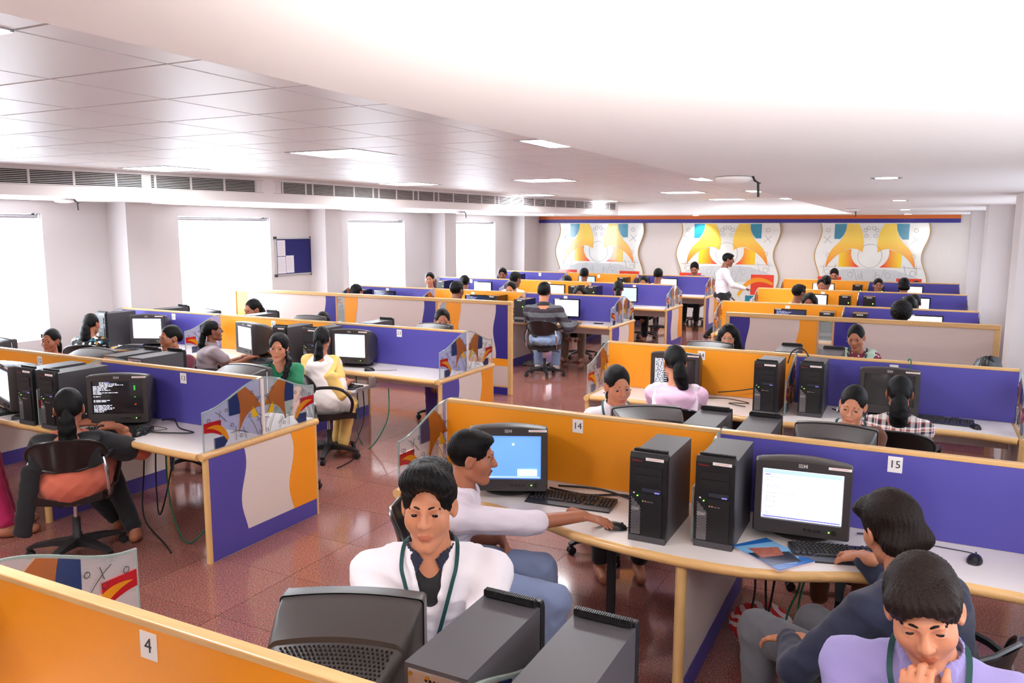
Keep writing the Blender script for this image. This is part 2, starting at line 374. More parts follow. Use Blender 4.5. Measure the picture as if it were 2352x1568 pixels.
# ---- murals on the far wall
mat('mural_white', (236, 236, 230), .12, noise=(5, .05), coat=.6)
mat('mural_teal', (30, 138, 168), .15, noise=(2.5, .25), coat=.5)
mat('mural_yellow', (250, 205, 70), .15, coat=.5)
mat('mural_orange', (246, 146, 34), .15, coat=.5)
mat('mural_red', (238, 74, 52), .15, noise=(2, .15), coat=.5)
mat('mural_grey', (208, 210, 210), .2, noise=(9, .12), coat=.5)
mat('mural_line', (150, 146, 140), .4)
mat('mural_edge', (196, 156, 96), .4)
def gradmat(name, c0, c1, axis, a, b):
    m = bpy.data.materials.new(name); m.use_nodes = True; MATS[name] = m; nt = m.node_tree; bs = nt.nodes['Principled BSDF']; bs.inputs['Roughness'].default_value = .15; bs.inputs['Coat Weight'].default_value = .5
    tc = nt.nodes.new('ShaderNodeTexCoord'); sx = nt.nodes.new('ShaderNodeSeparateXYZ'); mr = nt.nodes.new('ShaderNodeMapRange'); rp = nt.nodes.new('ShaderNodeValToRGB')
    nt.links.new(tc.outputs['Object'], sx.inputs[0]); nt.links.new(sx.outputs[axis], mr.inputs[0]); mr.inputs[1].default_value = a; mr.inputs[2].default_value = b
    nt.links.new(mr.outputs[0], rp.inputs[0]); rp.color_ramp.elements[0].color = (*lin(c0), 1); rp.color_ramp.elements[1].color = (*lin(c1), 1)
    nt.links.new(rp.outputs[0], bs.inputs['Base Color'])
gradmat('mural_flame', (240, 126, 20), (250, 212, 84), 2, 1.35, 2.0)
gradmat('mural_arc', (250, 190, 60), (240, 120, 24), 2, .6, 1.25)
gradmat('mural_fade_l', (250, 208, 40), (238, 70, 60), 0, -.62, -.28)
gradmat('mural_fade_r', (238, 70, 60), (250, 208, 40), 0, .28, .62)
def bez(p0, p1, p2, n=10): return [((1-t)**2*p0[0]+2*t*(1-t)*p1[0]+t*t*p2[0], (1-t)**2*p0[1]+2*t*(1-t)*p1[1]+t*t*p2[1]) for t in [i/n for i in range(n+1)]]
def flat(poly, name, material, parent, y0, th=.003): return MB().prism(poly, y0-th, y0, 'y').build(name, material, parent)
def ringpts(cx, cz, r, n=20): return [(cx+r*math.cos(2*PI*i/n), cz+r*math.sin(2*PI*i/n)) for i in range(n)]
def make_mural(x0, x1, label):
    cx, w = (x0+x1)/2, (x1-x0)/2; s = w/1.2
    t = thing('wall_mural', label, 'mural', (cx, FY-.03, 0), group='abstract painted murals on the far wall')
    zs = [.40+1.97*i/40 for i in range(41)]
    wav = lambda z: .075*s*math.sin((z-.75)/1.15*2*PI)
    L = [(-w+wav(z)*(1), z) for z in zs]; Rr = [(w+wav(z)*(1), z) for z in zs]
    flat(L+Rr[::-1], 'board', 'mural_white', t, -.0, .03)
    for side in (L, Rr): MB().tube([(a, -.02, b) for a, b in side], .016, 6).build('edge_strip', 'mural_edge', t, True)
    y = -.0325
    def F(poly, nm, mt, off=0.): flat([(a*s, b) for a, b in poly], nm, mt, t, y-off)
    for sg in (-1, 1):
        S = lambda pts: [(sg*a, b) for a, b in pts]
        F(S([(-.83, 2.35), (-.56, 2.35), (-.57, 2.22), (-.63, 2.08), (-.70, 2.0), (-.83, 2.0)]), 'teal_block', 'mural_teal')
        out = bez((-.55, 2.35), (-.56, 2.05), (-.78, 1.86))+bez((-.78, 1.86), (-1.0, 1.66), (-1.0, 1.33))[1:]+bez((-1.0, 1.33), (-.8, 1.68), (-.45, 1.78))[1:]+bez((-.45, 1.78), (-.3, 1.8), (-.17, 1.70))[1:]+bez((-.17, 1.70), (-.1, 2.05), (-.29, 2.35))[1:]
        F(S(out), 'flame', 'mural_flame', .002)
        sq = [(-.70, 1.36), (-.70, 1.66)]+bez((-.70, 1.66), (-.58, 1.74), (-.42, 1.77), 6)[1:]+[(-.43, 1.66)]+bez((-.43, 1.66), (-.40, 1.46), (-.22, 1.36), 8)[1:]
        F(S(sq), 'shaded_block', 'mural_fade_l' if sg > 0 else 'mural_fade_r', .001)
        F(S([(-1.17, .62), (-1.17, 1.12), (-.62, 1.12), (-.62, .62)]), 'red_block', 'mural_red')
        arc = bez((-1.15, .93), (-.6, 1.28), (-.30, .62), 14)+bez((-.34, .55), (-.62, 1.12), (-1.15, .86), 14)
        F(S(arc), 'orange_arc', 'mural_arc', .002)
        dome = bez((-1.15, .50), (-.95, .86), (-.62, .50), 12)
        F(S([(-.62, .44), (-1.15, .44)]+dome[::1]), 'pale_dome', 'mural_white', .003)
        F(S([(-.5, .40), (-.5, .60), (-.92, .60), (-.92, .40)]), 'blue_block', 'mural_teal', .001)
        ln = MB()
        for (a, b, r) in ((-.98, 2.2, .045), (-.95, 1.62, .05), (-.96, 1.24, .06), (-.42, 1.18, .06), (-.2, 1.15, .04), (-.06, 2.25, .04), (-.13, 2.2, .04), (-.1, 2.08, .04)):
            ln.tube([(sg*s*p, y-.003, q) for p, q in ringpts(a, b, r, 16)+[(a+r, b)]], .003, 4)
        for seg in ([(-1.08, 2.06), (-.88, 1.9)], [(-.92, 2.07), (-1.06, 1.9)], [(-1.14, 1.35), (-.72, 1.37)], [(-1.05, 1.2), (-1.03, 1.42)], [(-.82, 1.2), (-.76, 1.42)], bez((-.36, 1.32), (-.26, 1.1), (-.24, .9), 6), bez((-.17, 1.26), (-.12, 1.1), (-.12, .86), 6)):
            ln.tube([(sg*s*a, y-.003, b) for a, b in seg], .003, 4)
        ln.build('line_drawing', 'mural_line', t)['kind'] = 'stuff'
    MB().tube([(s*a, y-.005, b) for a, b in ringpts(0, 1.62, .27, 40)+[(.27, 1.62)]], .003, 4).build('circle_line', 'mural_line', t)
    F([(-1.1, 1.13), (-.6, 1.30), (0, 1.33), (.6, 1.30), (1.1, 1.13), (.6, .95), (0, .9), (-.6, .95)], 'grey_wash', 'mural_grey', -.0008)
    return t
make_mural(-8.83, -6.48, 'leftmost painted mural, next to the far left corner')
make_mural(-5.46, -3.08, 'middle painted mural, behind the walking man')
make_mural(-2.14, .12, 'rightmost painted mural, behind the right hand desks')
mw = thing('reflected_sheet', '', '') ; bpy.data.objects.remove(mw)
# notice board on the left wall
nb = thing('notice_board', 'blue pin board with aluminium frame beside the second window', 'notice board', (WX, 10.85, 1.73))
y0, y1, z0, z1 = -.42, .44, -.30, .30
MB().box(.005, .02, y0, y1, z0, z1).build('felt', 'board_blue', nb)
for (a, b, c, d) in ((y0-.02, y1+.02, z1, z1+.025), (y0-.02, y1+.02, z0-.025, z0), (y0-.025, y0, z0, z1), (y1, y1+.025, z0, z1)): MB().box(.002, .03, a, b, c, d).build('frame_bar', 'alu', nb)
for a in (y0-.02, y1+.02):
    for c in (z0-.02, z1+.02): MB().cbox((.017, a, c), (.036, .045, .045)).build('corner_cap', 'black_plastic', nb)
for (a, b, c, d) in ((y0+.02, y0+.215, .01, .28), (y0+.02, y0+.215, -.29, .0), (y0+.225, y0+.42, -.285, .015)):
    pg = MB().box(.021, .023, a, b, c, d).build('notice', 'paper', nb)
    q = MB()
    for i in range(9): q.box(.0232, .0236, a+.02, b-.02-.03*random.random(), d-.04-i*.026, d-.036-i*.026)
    q.build('print', 'logo_grey', pg)
# ================================================================== WORKSTATIONS
ROWN = dict(S='front row', A='second row', B='third row', D='fourth row', E='fifth row', F='last row')
def bayname(row, blk, k):
    n = {('S', 'R', 0): 'desk 4', ('S', 'R', 1): 'the desk right of desk 4', ('A', 'L', 2): 'the desk left of desk 12', ('A', 'R', 0): 'desk 14', ('A', 'R', 1): 'desk 15', ('B', 'R', 0): 'desk 24', ('B', 'R', 1): 'desk 25',
         ('A', 'L', 0): 'desk 13', ('A', 'L', 1): 'desk 12', ('B', 'L', 0): 'desk 23', ('B', 'L', 1): 'desk 22', ('B', 'L', 2): 'desk 21'}.get((row, blk, k))
    if n: return n
    if blk == 'L': return ['aisle-side', 'middle', 'window-side'][k]+' left bay, '+ROWN[row]
    return ['aisle-side', 'wall-side'][k]+' right bay, '+ROWN[row]
BLOCKS = {'L': [(LDIV[0], XL), (LDIV[1], LDIV[0]), (LEND, LDIV[1])], 'R': [(XR, XC), (XC, XRR)]}
BAYCOL = {'L': ['purple', 'orange', 'purple'], 'R': ['orange', 'purple']}
NUM = {('S', 'R', 0): '4', ('A', 'R', 0): '14', ('A', 'R', 1): '15', ('B', 'R', 0): '24', ('B', 'R', 1): '25', ('A', 'L', 0): '13', ('A', 'L', 1): '12', ('B', 'L', 0): '23', ('B', 'L', 1): '22', ('B', 'L', 2): '21'}
NUMX = {('S', 'R', 0): 340, ('A', 'R', 0): 1327, ('A', 'R', 1): 2056, ('B', 'R', 0): 1611, ('B', 'R', 1): 2053, ('A', 'L', 0): 421, ('A', 'L', 1): 92, ('B', 'L', 0): 917, ('B', 'L', 1): 628, ('B', 'L', 2): 399,
        ('D', 'L', 0): 1299, ('D', 'L', 1): 1086, ('D', 'L', 2): 890, ('D', 'R', 0): 1809, ('E', 'L', 0): 1457, ('E', 'L', 1): 1261, ('E', 'L', 2): 1082, ('E', 'R', 0): 1890, ('F', 'L', 1): 1375, ('F', 'L', 2): 1240}
def halfd(blk, x):
    """depth of the desk from the partition to its wavy front edge"""
    if blk == 'L':
        return .545+.022*math.cos((x-XL)*2*PI/1.72+.6)
    P = [(-2.55, .53), (-1.95, .51), (-1.65, .59), (-1.43, .68), (-1.1, .735), (-.87, .75), (-.62, .74), (-.4, .68), (-.2, .58), (0, .51), (.25, .46), (.5, .47), (.74, .53)]
    xs = [p[0] for p in P]; return float(np.interp(x, xs, [p[1] for p in P]))
def gprof(y, e=.54):
    t = min(abs(y)/e, 1); return HD+.27+.145*(math.cos(PI*t)+1)/2
# ---- half glass screens with painted motif (front at y=-.54, partition at y=0)
ys = [-.54+.54*i/18 for i in range(19)]
gpoly = [(-.54, HD)]+[(y, gprof(y)) for y in ys]+[(0, HD)]
GH = {}
GH['pane'] = MB().prism(gpoly, -.005, .005, 'x').mesh('pane', 'frosted_glass')
eb = MB(); pr = [(-.536, HD+.004)]+[(y*.993, gprof(y)-.004) for y in ys]
eb.tube([(0, a, b) for a, b in pr], .0062, 6); GH['edge_band'] = eb.mesh('edge_band', 'glass_edge', True)
def mot(poly): return MB().prism([(a, HD+b) for a, b in poly], -.0062, .0062, 'x')
gz = lambda y: gprof(y)-HD-.012
GH['amber_flame'] = mot([(-.235, gz(-.235)), (-.2, gz(-.2)), (-.16, gz(-.16))]+bez((-.16, gz(-.16)), (-.055, .30), (-.018, .212), 8)[1:]+bez((-.018, .212), (-.16, .23), (-.232, .068), 10)[1:]+bez((-.232, .068), (-.20, .22), (-.235, gz(-.235)), 8)[1:-1]).mesh('amber_flame', 'glass_amber')
GH['blue_square'] = mot([(-.315, gz(-.315)), (-.275, gz(-.275)), (-.237, gz(-.237)), (-.216, .27), (-.215, .20), (-.312, .20)]).mesh('blue_square', 'glass_blue')
GH['blue_block'] = mot([(-.445, .005), (-.445, .075), (-.345, .075), (-.335, .04), (-.365, .005)]).mesh('blue_block', 'glass_blue')
GH['red_square'] = mot([(-.532, .192), (-.388, .192), (-.388, .085)]+bez((-.388, .085), (-.45, .125), (-.532, .128), 6)[1:]).mesh('red_square', 'glass_red')
GH['orange_arc'] = MB().prism([(a, HD+b) for a, b in bez((-.515, .158), (-.36, .20), (-.325, .05), 10)+bez((-.345, .045), (-.40, .14), (-.515, .158), 10)[:-1]], -.0072, .0072, 'x').mesh('orange_arc', 'glass_orange')
GH['yellow_sliver'] = mot([(-.10, .145), (-.104, .225), (-.09, .225), (-.045, .15)]).mesh('yellow_sliver', 'glass_yellow')
ln = MB()
def gl(pts, sx=1):
    for s_ in (-.0068, .0068): ln.tube([(s_, a, HD+b) for a, b in pts], .0016, 4, False)
for (a, b, r) in ((-.10, .325, .012), (-.05, .275, .012), (-.49, .205, .012), (-.40, .18, .012), (-.29, .135, .012), (-.13, .165, .012), (-.21, .045, .012), (-.03, .03, .012), (-.335, .245, .011)): gl(ringpts(a, b, r, 10)+[(a+r, b)])
gl([(-.07*math.cos(q), .215+.07*math.sin(q)) for q in [-PI/2+PI*i/12 for i in range(13)]])
for sgm in (bez((-.43, .25), (-.38, .22), (-.34, .17), 5), [(-.385, .255), (-.40, .205)], bez((-.30, .08), (-.22, .10), (-.15, .05), 5), [(-.26, .12), (-.258, .02)], [(-.19, .10), (-.165, .015)], bez((-.12, .14), (-.07, .07), (-.055, .01), 5), bez((-.06, .15), (-.02, .10), (-.012, .03), 5), [(-.06, .115), (-.02, .13)]): gl(sgm)
GH['line_drawing'] = ln.mesh('line_drawing', 'glass_line')
def glass_half(parent, far):
    for k, me in GH.items():
        o = put(k, me, parent, (0, 0, 0), PI if far else 0)
        if k == 'line_drawing': o['kind'] = 'stuff'
gn = 0
def end_glass(x, y, label, halves=(0, 1)):
    t = thing('glass_screen', label, 'glass screen', (x, y, 0), group='painted glass screens on the desks')
    for h in halves: glass_half(t, h)
    if len(halves) == 2: MB().box(-.0085, .0085, -.012, .012, HD+.003, HD+.405).build('centre_bar', 'cream_panel', t)
    return t
def wave(y0, a, ph, z0, z1, per=.55, n=16): return [(y0+a*math.sin(2*PI*(z-z0)/per+ph), z) for z in [z0+(z1-z0)*i/n for i in range(n+1)]]
def end_panel(x, y, outer, label):
    """outer: +1 / -1 the x direction its patterned face looks at"""
    t = thing('desk_end_panel', label, 'desk panel', (x, y, 0), group='desk end panels')
    MB().box(-.016, .016, -.525, .525, 0, HD-.03).build('board', 'cream_panel', t)
    f0, f1 = (.016, .0185) if outer > 0 else (-.0185, -.016)
    w1 = wave(-.22, .028, 2.2, .13, HD-.035); w2 = wave(.255, .03, 2.6, .13, HD-.035)
    MB().prism([(-.525, .13)]+w1+[(-.525, HD-.035)], f0, f1, 'x').build('purple_wave', 'purple_laminate', t)
    MB().prism([(.525, .13)]+w2+[(.525, HD-.035)], f0, f1, 'x').build('orange_wave', 'orange_laminate', t)
    MB().box(f0-(.035 if outer > 0 else 0), f1+(0 if outer > 0 else .035), -.525, .525, .004, .13).build('skirting', 'purple_laminate', t)
    for s_ in (-1, 1): MB().tube([(0, s_*.53, 0), (0, s_*.53, HD-.045)], .022, 10).build('post', 'wood', t, True)
    MB().tube([(0, -.565, HD-.027), (0, .565, HD-.027)], .026, 12).build('top_rail', 'wood_x', t, True)
    return t
def divider(x, y, dn, df, label):
    t = thing('desk_divider', label, 'desk panel', (x, y, 0), group='divider panels below the desks')
    MB().box(-.012, .012, -dn+.03, df-.03, 0, HD-.055).build('board', 'laminate', t)
    for s_ in (-.0165, .0125): MB().box(s_, s_+.004, -dn+.03, df-.03, .004, .13).build('skirting', 'purple_laminate', t)
    MB().tube([(0, -dn+.02, 0), (0, -dn+.02, HD-.054)], .026, 10).build('post', 'wood', t, True)
    MB().tube([(0, df-.02, 0), (0, df-.02, HD-.054)], .026, 10).build('post', 'wood', t, True)
    return t
def desk(row, blk, x0, x1, side, label):
    y = RY[row]; sg = -1 if side == 'near' else 1
    t = thing('desk', label, 'desk', (0, y, 0), group='long shared desks')
    n = max(6, int((x1-x0)/.09)); X = [x0+(x1-x0)*i/n for i in range(n+1)]
    fr = [(x, sg*halfd(blk, x)) for x in X]
    MB().prism([(x0, sg*.022)]+fr+[(x1, sg*.022)], HD-.03, HD-.003).build('desktop', 'desk_white', t)
    MB().tube([(a, b, HD-.028) for a, b in fr], .025, 10).build('edge_nosing', 'wood_x', t, True)

    return t
def partition(row, blk, k):
    x0, x1 = BLOCKS[blk][k]; c = BAYCOL[blk][k]; y = RY[row]; bn = bayname(row, blk, k)
    t = thing('partition_panel', '%s partition panel with wooden cap above %s' % (c, bn), 'partition', ((x0+x1)/2, y, 0), group='coloured partitions between facing desks')
    w = (x1-x0)/2-.003
    MB().box(-w, w, -.018, .018, HD+.001, HP-.022).build('panel', c+'_laminate', t)
    MB().box(-w+.03, w-.03, -.016, .016, HD-.21, HD-.0).build('modesty_board', 'laminate', t)
    MB().box(-w, w, -.021, .021, HP-.022, HP).build('cap_rail', 'wood_x', t, bevel=.004)
    if (row, blk, k) in NUMX:
        px = NUMX[(row, blk, k)]; lx = float(atY(px, 900, y)[0])
        # refine the horizontal position on the panel plane
        for _ in range(3):
            q = pj((lx, y-.02, HP-.07)); lx += (px-q[0])/FPX*q[2]
        lx -= (x0+x1)/2
        pl = MB().box(lx-.032, lx+.032, -.0205, -.0185, HP-.112, HP-.034).build('number_plate', 'sticker', t)
        if (row, blk, k) in NUM:
            put('number', text_mesh(NUM[(row, blk, k)], .052 if len(NUM[(row, blk, k)]) > 1 else .06, 'ink'), pl, (lx, -.0215, HP-.073), (PI/2, 0, 0))
    return t
DESKS = {}
BL = {'S': ['R'], 'A': ['L', 'R'], 'B': ['L', 'R'], 'D': ['L', 'R'], 'E': ['L', 'R'], 'F': ['L', 'R']}
for row, bks in BL.items():
    y = RY[row]
    for blk in bks:
        bays = BLOCKS[blk]
        for k in range(len(bays)): partition(row, blk, k)
        x0, x1 = bays[-1][0] if blk == 'L' else bays[0][0], bays[0][1] if blk == 'L' else bays[-1][1]
        sidew = 'left' if blk == 'L' else 'right'
        rn = ROWN[row]
        for side in ('near', 'far'): DESKS[(row, blk, side)] = desk(row, blk, x0+.027, x1-.027, side, 'long white desk, %s side of the %s, %s of the aisle' % ('camera' if side == 'near' else 'mural', rn, sidew))
        for x in ([x1, x0] if blk == 'L' else [x0, x1]):
            aisle = (blk == 'L' and x == x1) or (blk == 'R' and x == x0)
            wd_ = ('aisle' if aisle else ('window' if blk == 'L' else 'right wall'))
            end_panel(x, y, 1 if x == x1 else -1, 'wavy patterned desk end at the %s, %s, %s block' % (wd_, rn, sidew))
            end_glass(x, y, 'painted glass screen, %s end of the %s, %s block' % (wd_, rn, sidew))
        for d in (LDIV[:len(bays)-1] if blk == 'L' else [XC]):
            kk_ = 0 if d in (LDIV[0], XC) else 1
            mid = {('A', 'L', 0): 'left of the boot-text monitor', ('A', 'L', 1): 'at the left photo edge', ('A', 'R', 0): 'between the two front-facing towers', ('B', 'L', 0): 'behind the girl in green', ('B', 'L', 1): 'beside the woman in grey', ('B', 'R', 0): 'between the woman in pink and plaid'}.get((row, blk, kk_)) or 'between %s bays, %s, %s block' % (['aisle and middle' if blk == 'L' else 'the two', 'middle and window'][kk_], rn, sidew)
            hd = halfd(blk, d); divider(d, y, hd, hd, 'cream divider board below the desk '+mid)
            for s_, nm in ((0, 'camera'), (1, 'mural')): end_glass(d, y-.02 if s_ == 0 else y+.02, 'half glass screen on the %s side %s' % (nm, mid), (s_,))
# ---- tall framed screens behind row B
mat('screen_cream', (222, 202, 194), .5, noise=(4, .05, (1.5, 1.5, 40)))
SY, SH = 9.42, 1.265
def tall_screen(x0, x1, mods, label):
    t = thing('tall_screen', label, 'screen', (0, SY, 0))
    MB().box(x0, x1, -.03, .03, SH-.05, SH).build('top_rail', 'wood_x', t, bevel=.008)
    for x in (x0, x1-.055):
        MB().box(x, x+.055, -.03, .03, 0, SH-.05).build('post', 'wood', t, bevel=.006)
    za, zb = .49, SH-.05
    for (a, b, left, right) in mods:
        MB().box(a, b, -.012, .012, za, zb).build('cream_board', 'screen_cream', t)
        for (c, edge, sgn) in ((left, a, 1), (right, b, -1)):
            if not c: continue
            wv = wave(edge+sgn*.205, .022, 1.0, za, zb, .62)
            MB().prism([(edge, za)]+wv+[(edge, zb)], -.0145, -.012, 'y').build(c+'_wave', c+'_laminate' if c == 'orange' else 'purple_dark', t)
        MB().box(a, b, -.0125, .0125, .39, .488).build('orange_band', 'orange_laminate', t)
        MB().box(a, b, -.012, .012, .122, .388).build('lower_board', 'screen_cream', t)
        MB().box(a, b, -.016, .016, .10, .121).build('wood_strip', 'wood_x', t)
        MB().box(a, b, -.013, .013, .0, .099).build('skirting', 'purple_dark', t)
    for (p, q) in zip(mods, mods[1:]):
        g0, g1 = p[1], q[0]
        MB().box(g0, g1, -.003, .003, .1, zb).build('clear_pane', 'clear_glass', t)
        for g in (g0, g1-.02): MB().box(g, g+.02, -.014, .014, 0, zb).build('post', 'wood_frame', t)
        MB().box(g0, g1, -.014, .014, 0, .1).build('wood_strip', 'wood_frame', t)
    return t
tall_screen(-9.75, -4.76, [(-9.69, -7.70, 'orange', 'purple'), (-7.52, -5.95, 'orange', 'purple'), (-5.77, -4.815, 'orange', 'purple')], 'tall wood framed screen with wavy orange, cream and purple panels, left of the aisle')
tall_screen(-1.97, .79, [(-1.915, -.96, 'purple', 'orange'), (-.78, .735, 'purple', None)], 'tall wood framed screen with wavy purple, cream and orange panels, right of the aisle')
# ================================================================== COMPUTERS
def emat(name, rgb, s): return mat(name, rgb, .3, emit=rgb, es=s)
emat('scr_white', (240, 242, 255), .62); emat('scr_blue', (104, 156, 240), .4); emat('scr_pale', (170, 196, 240), .42)
emat('scr_text', (226, 228, 245), .4); emat('scr_green', (60, 200, 80), .4); emat('scr_red', (220, 50, 40), .4); emat('scr_grey', (160, 166, 205), .4); emat('scr_lilac', (120, 118, 200), .4)
mat('scr_off', (64, 62, 62), .12); mat('scr_term', (44, 43, 46), .12); mat('scr_bios', (44, 54, 88), .12)
mat('key_dark', (44, 43, 46), .3); mat('kb_base', (30, 30, 33), .35); mat('kb_rest', (52, 54, 66), .3); mat('port_green', (150, 190, 90), .5); mat('port_pink', (230, 110, 100), .5)
def rect(x0, x1, z0, z1, y): return [(x0, y, z0), (x1, y, z0), (x1, y, z1), (x0, y, z1)]
def rring(w, z0, z1, y, crown=0., r=.012, n=4, m=8):
    """rounded rectangle ring in xz at y, top edge arched by crown"""
    pts = []
    for (cx, cz, a0) in ((w-r, z0+r, -PI/2), (w-r, z1-r, 0), (-w+r, z1-r, PI/2), (-w+r, z0+r, PI)):
        for i in range(n+1):
            a = a0+PI/2*i/n; pts.append((cx+r*math.cos(a), cz+r*math.sin(a)))
        if a0 == 0: pts += [((w-r)*(1-2*i/m), z1) for i in range(1, m)]
    return [(x, y, z+(crown*(1-(x/w)**2) if z > (z0+z1)/2 else 0)) for x, z in pts]
CW = .213
CRT = {}
b = MB(); z0, z1 = .045, .395; sx0, sx1, sz0, sz1 = -.178, .178, .112, .356
b.loft([rring(CW-.006, z0+.006, z1-.006, -.212, .012), rring(CW, z0, z1, -.200, .014), rring(CW, z0, z1, -.150, .016)], cap=False)
fr = rring(CW-.006, z0+.006, z1-.006, -.212, .012); n = len(fr)
inner = []
for x, y, z in fr:       # project ring to the screen opening
    k = max(abs(x)/(CW-.006), 1e-6); kz = abs((z-(z0+z1)/2)/((z1-z0)/2)); s_ = 1/max(k, kz, 1e-6)
    ix, iz = x*s_/(CW-.006), (z-(z0+z1)/2)/((z1-z0)/2)*s_
    inner.append((max(-1, min(1, ix))*.178, -.210, (sz0+sz1)/2+max(-1, min(1, iz))*.122))
inn2 = [(x*.985, -.196, (z-(sz0+sz1)/2)*.98+(sz0+sz1)/2) for x, y, z in inner]
b.loft([fr, inner, inn2], cap=False)
CRT['bezel'] = b.mesh('bezel', 'crt_plastic', True)
h = MB().loft([rring(CW-.004, z0+.004, z1-.004, -.150, .016), rring(CW-.01, z0+.004, z1-.012, -.09, .016), rring(.19, z0+.02, z1-.045, .03, .022, .03), rring(.19, z0+.022, z1-.058, .033, .02, .03), rring(.15, z0+.04, z1-.10, .15, .012, .03), rring(.13, z0+.05, z1-.12, .19, .006, .03)])
CRT['housing'] = h.mesh('housing', 'crt_plastic', True)
CRT['base'] = MB().add(*(lambda q: (q.v, q.f))(MB().lathe([(.15, 0), (.152, .008), (.135, .02), (.07, .03), (.06, .06), (.001, .062)], 28))).mesh('base', 'crt_plastic', True)
vt = MB()
for i in range(24):
    for j in range(9):
        t_ = (j+.5)/9; y = .042+t_*.1; w = .185+(.15-.185)*t_; x = -w*.86+w*1.72*(i+(j % 2)*.5)/24; zz = (z1-.056)+(-.042)*t_+.019*(1-(x/.18)**2)*(1-.4*t_)
        vt.cbox((x, y, zz), (.0055, .0055, .004))
CRT['vent_holes'] = vt.mesh('vent_holes', 'dark_hole')
n = 12; g = [[(-.178+.356*i/n, -.197-.010*(1-((i/n-.5)*2)**2)*(1-((j/n-.5)*2)**2), sz0+(sz1-sz0)*j/n) for i in range(n+1)] for j in range(n+1)]
SCR_ = MB(); vs = [p for r in g for p in r]
SCR_.add(vs, [(j*(n+1)+i, j*(n+1)+i+1, (j+1)*(n+1)+i+1, (j+1)*(n+1)+i) for j in range(n) for i in range(n)])
def screen_mesh(m): return SCR_.mesh('screen', m, True)
SCRM = {k: screen_mesh(k) for k in ('scr_white', 'scr_blue', 'scr_off', 'scr_term')}
CRT['logo'] = text_mesh('IBM', .026, 'logo_grey', True)
CRT['asset_sticker'] = MB().box(-.049, .049, -.001, 0, -.006, .006).mesh('asset_sticker', 'sticker')
CRT['sticker_text'] = text_mesh('SVCE/CSE/LAB/MON', .0085, 'red_ink')
bt = MB()
CRT['button'] = MB().tube([(0, 0, 0), (0, -.006, 0)], .006, 10).mesh('button', 'black_plastic', True)
CRT['power_knob'] = MB().tube([(0, 0, 0), (0, -.008, 0)], .011, 14).mesh('power_knob', 'black_plastic', True)
CRT['led'] = MB().cbox((0, -.001, 0), (.006, .003, .004)).mesh('led', 'led_green')
def words(rows, x0, z0, dz, ch=.0042, hh=.0042, seed=1, y=-.212):
    rg = random.Random(seed); m = MB()
    for k, L in enumerate(rows):
        x = x0; left = L
        while left > 0:
            w = min(left, rg.randint(2, 8)); m.box(x, x+w*ch-.0012, y-.0004, y, z0-k*dz, z0-k*dz+hh); x += (w+1)*ch; left -= w+1
    return m
def crt_monitor(x, y, rot, content, label, z=HD-.003):
    t = thing('crt_monitor', label, 'monitor', (x, y, z), rot, 'bulky dark grey CRT monitors')
    for k in ('bezel', 'housing', 'base', 'vent_holes'):
        o = put(k, CRT[k], t)
        if k == 'vent_holes': o['kind'] = 'stuff'
    bz = [c for c in t.children if c.name.startswith('bezel')][0]
    put('logo', CRT['logo'], bz, (0, -.2135, .382), (PI/2, 0, 0)); st = put('asset_sticker', CRT['asset_sticker'], bz, (.158, -.2125, .385)); put('sticker_text', CRT['sticker_text'], bz, (.158, -.2139, .385), (PI/2, 0, 0))
    for i in range(4): put('button', CRT['button'], bz, (.02+.021*i, -.211, .082))
    put('power_knob', CRT['power_knob'], bz, (.146, -.211, .082)); put('led', CRT['led'], bz, (.125, -.211, .082))
    base = {'blue': 'scr_blue', 'doc': 'scr_white', 'white': 'scr_white', 'term': 'scr_term', 'text': 'scr_term', 'off': 'scr_off'}[content]
    s = put('screen', SCRM[base], t)
    if content == 'blue':
        MB().box(.05, .155, -.2085, -.2075, .134, .17).build('popup', 'scr_white', s); MB().box(-.17, .17, -.204, -.203, .121, .129).build('taskbar', 'scr_pale', s); MB().box(.02, .032, -.212, -.211, .305, .315).build('desktop_icon', 'scr_white', s)
    elif content == 'doc':
        MB().box(-.17, .17, -.2055, -.2045, .333, .352).build('title_bar', 'scr_pale', s); MB().box(-.165, -.14, -.2085, -.208, .325, .33).build('menu_mark', 'scr_lilac', s)
        q = words([30, 0, 9, 0, 0, 22, 16, 0, 0, 34, 0, 12, 8, 5, 14, 0, 0, 11, 0, 0, 9, 10, 0, 7], -.16, .315, .0085, .0038, .0028, 3, -.2085).build('document_text', 'scr_grey', s); q['kind'] = 'stuff'
        MB().box(-.17, .17, -.204, -.203, .121, .127).build('taskbar', 'scr_lilac', s)
    elif content == 'white':
        MB().box(-.17, .17, -.2055, -.2045, .343, .352).build('title_bar', 'scr_pale', s)
    elif content == 'term':
        q = words([0, 0, 0, 33, 24, 22, 30, 12, 42, 14, 0, 12, 0, 0, 28, 22, 0, 0, 30, 26, 34, 30, 20, 16], -.165, .345, .0094, .0042, .0052, 5).build('boot_text', 'scr_text', s); q['kind'] = 'stuff'
        q = words([12, 30, 40], -.12, .345, .0094, .0042, .0052, 8).build('boot_text', 'scr_text', s); q['kind'] = 'stuff'
        for zz in (.317, .308, .299, .29, .236): MB().box(.118, .13, -.2125, -.212, zz, zz+.006).build('ok_mark', 'scr_green', s)
        MB().box(.118, .132, -.2125, -.212, .18, .187).build('fail_mark', 'scr_red', s); MB().box(-.075, -.05, -.2125, -.212, .3445, .351).build('os_mark', 'scr_lilac', s)
    elif content == 'text':
        q = words([24 if i % 2 == 0 else 18 for i in range(24)], -.172, .345, .0095, .0045, .0058, 11).build('console_text', 'scr_text', s); q['kind'] = 'stuff'
    return t
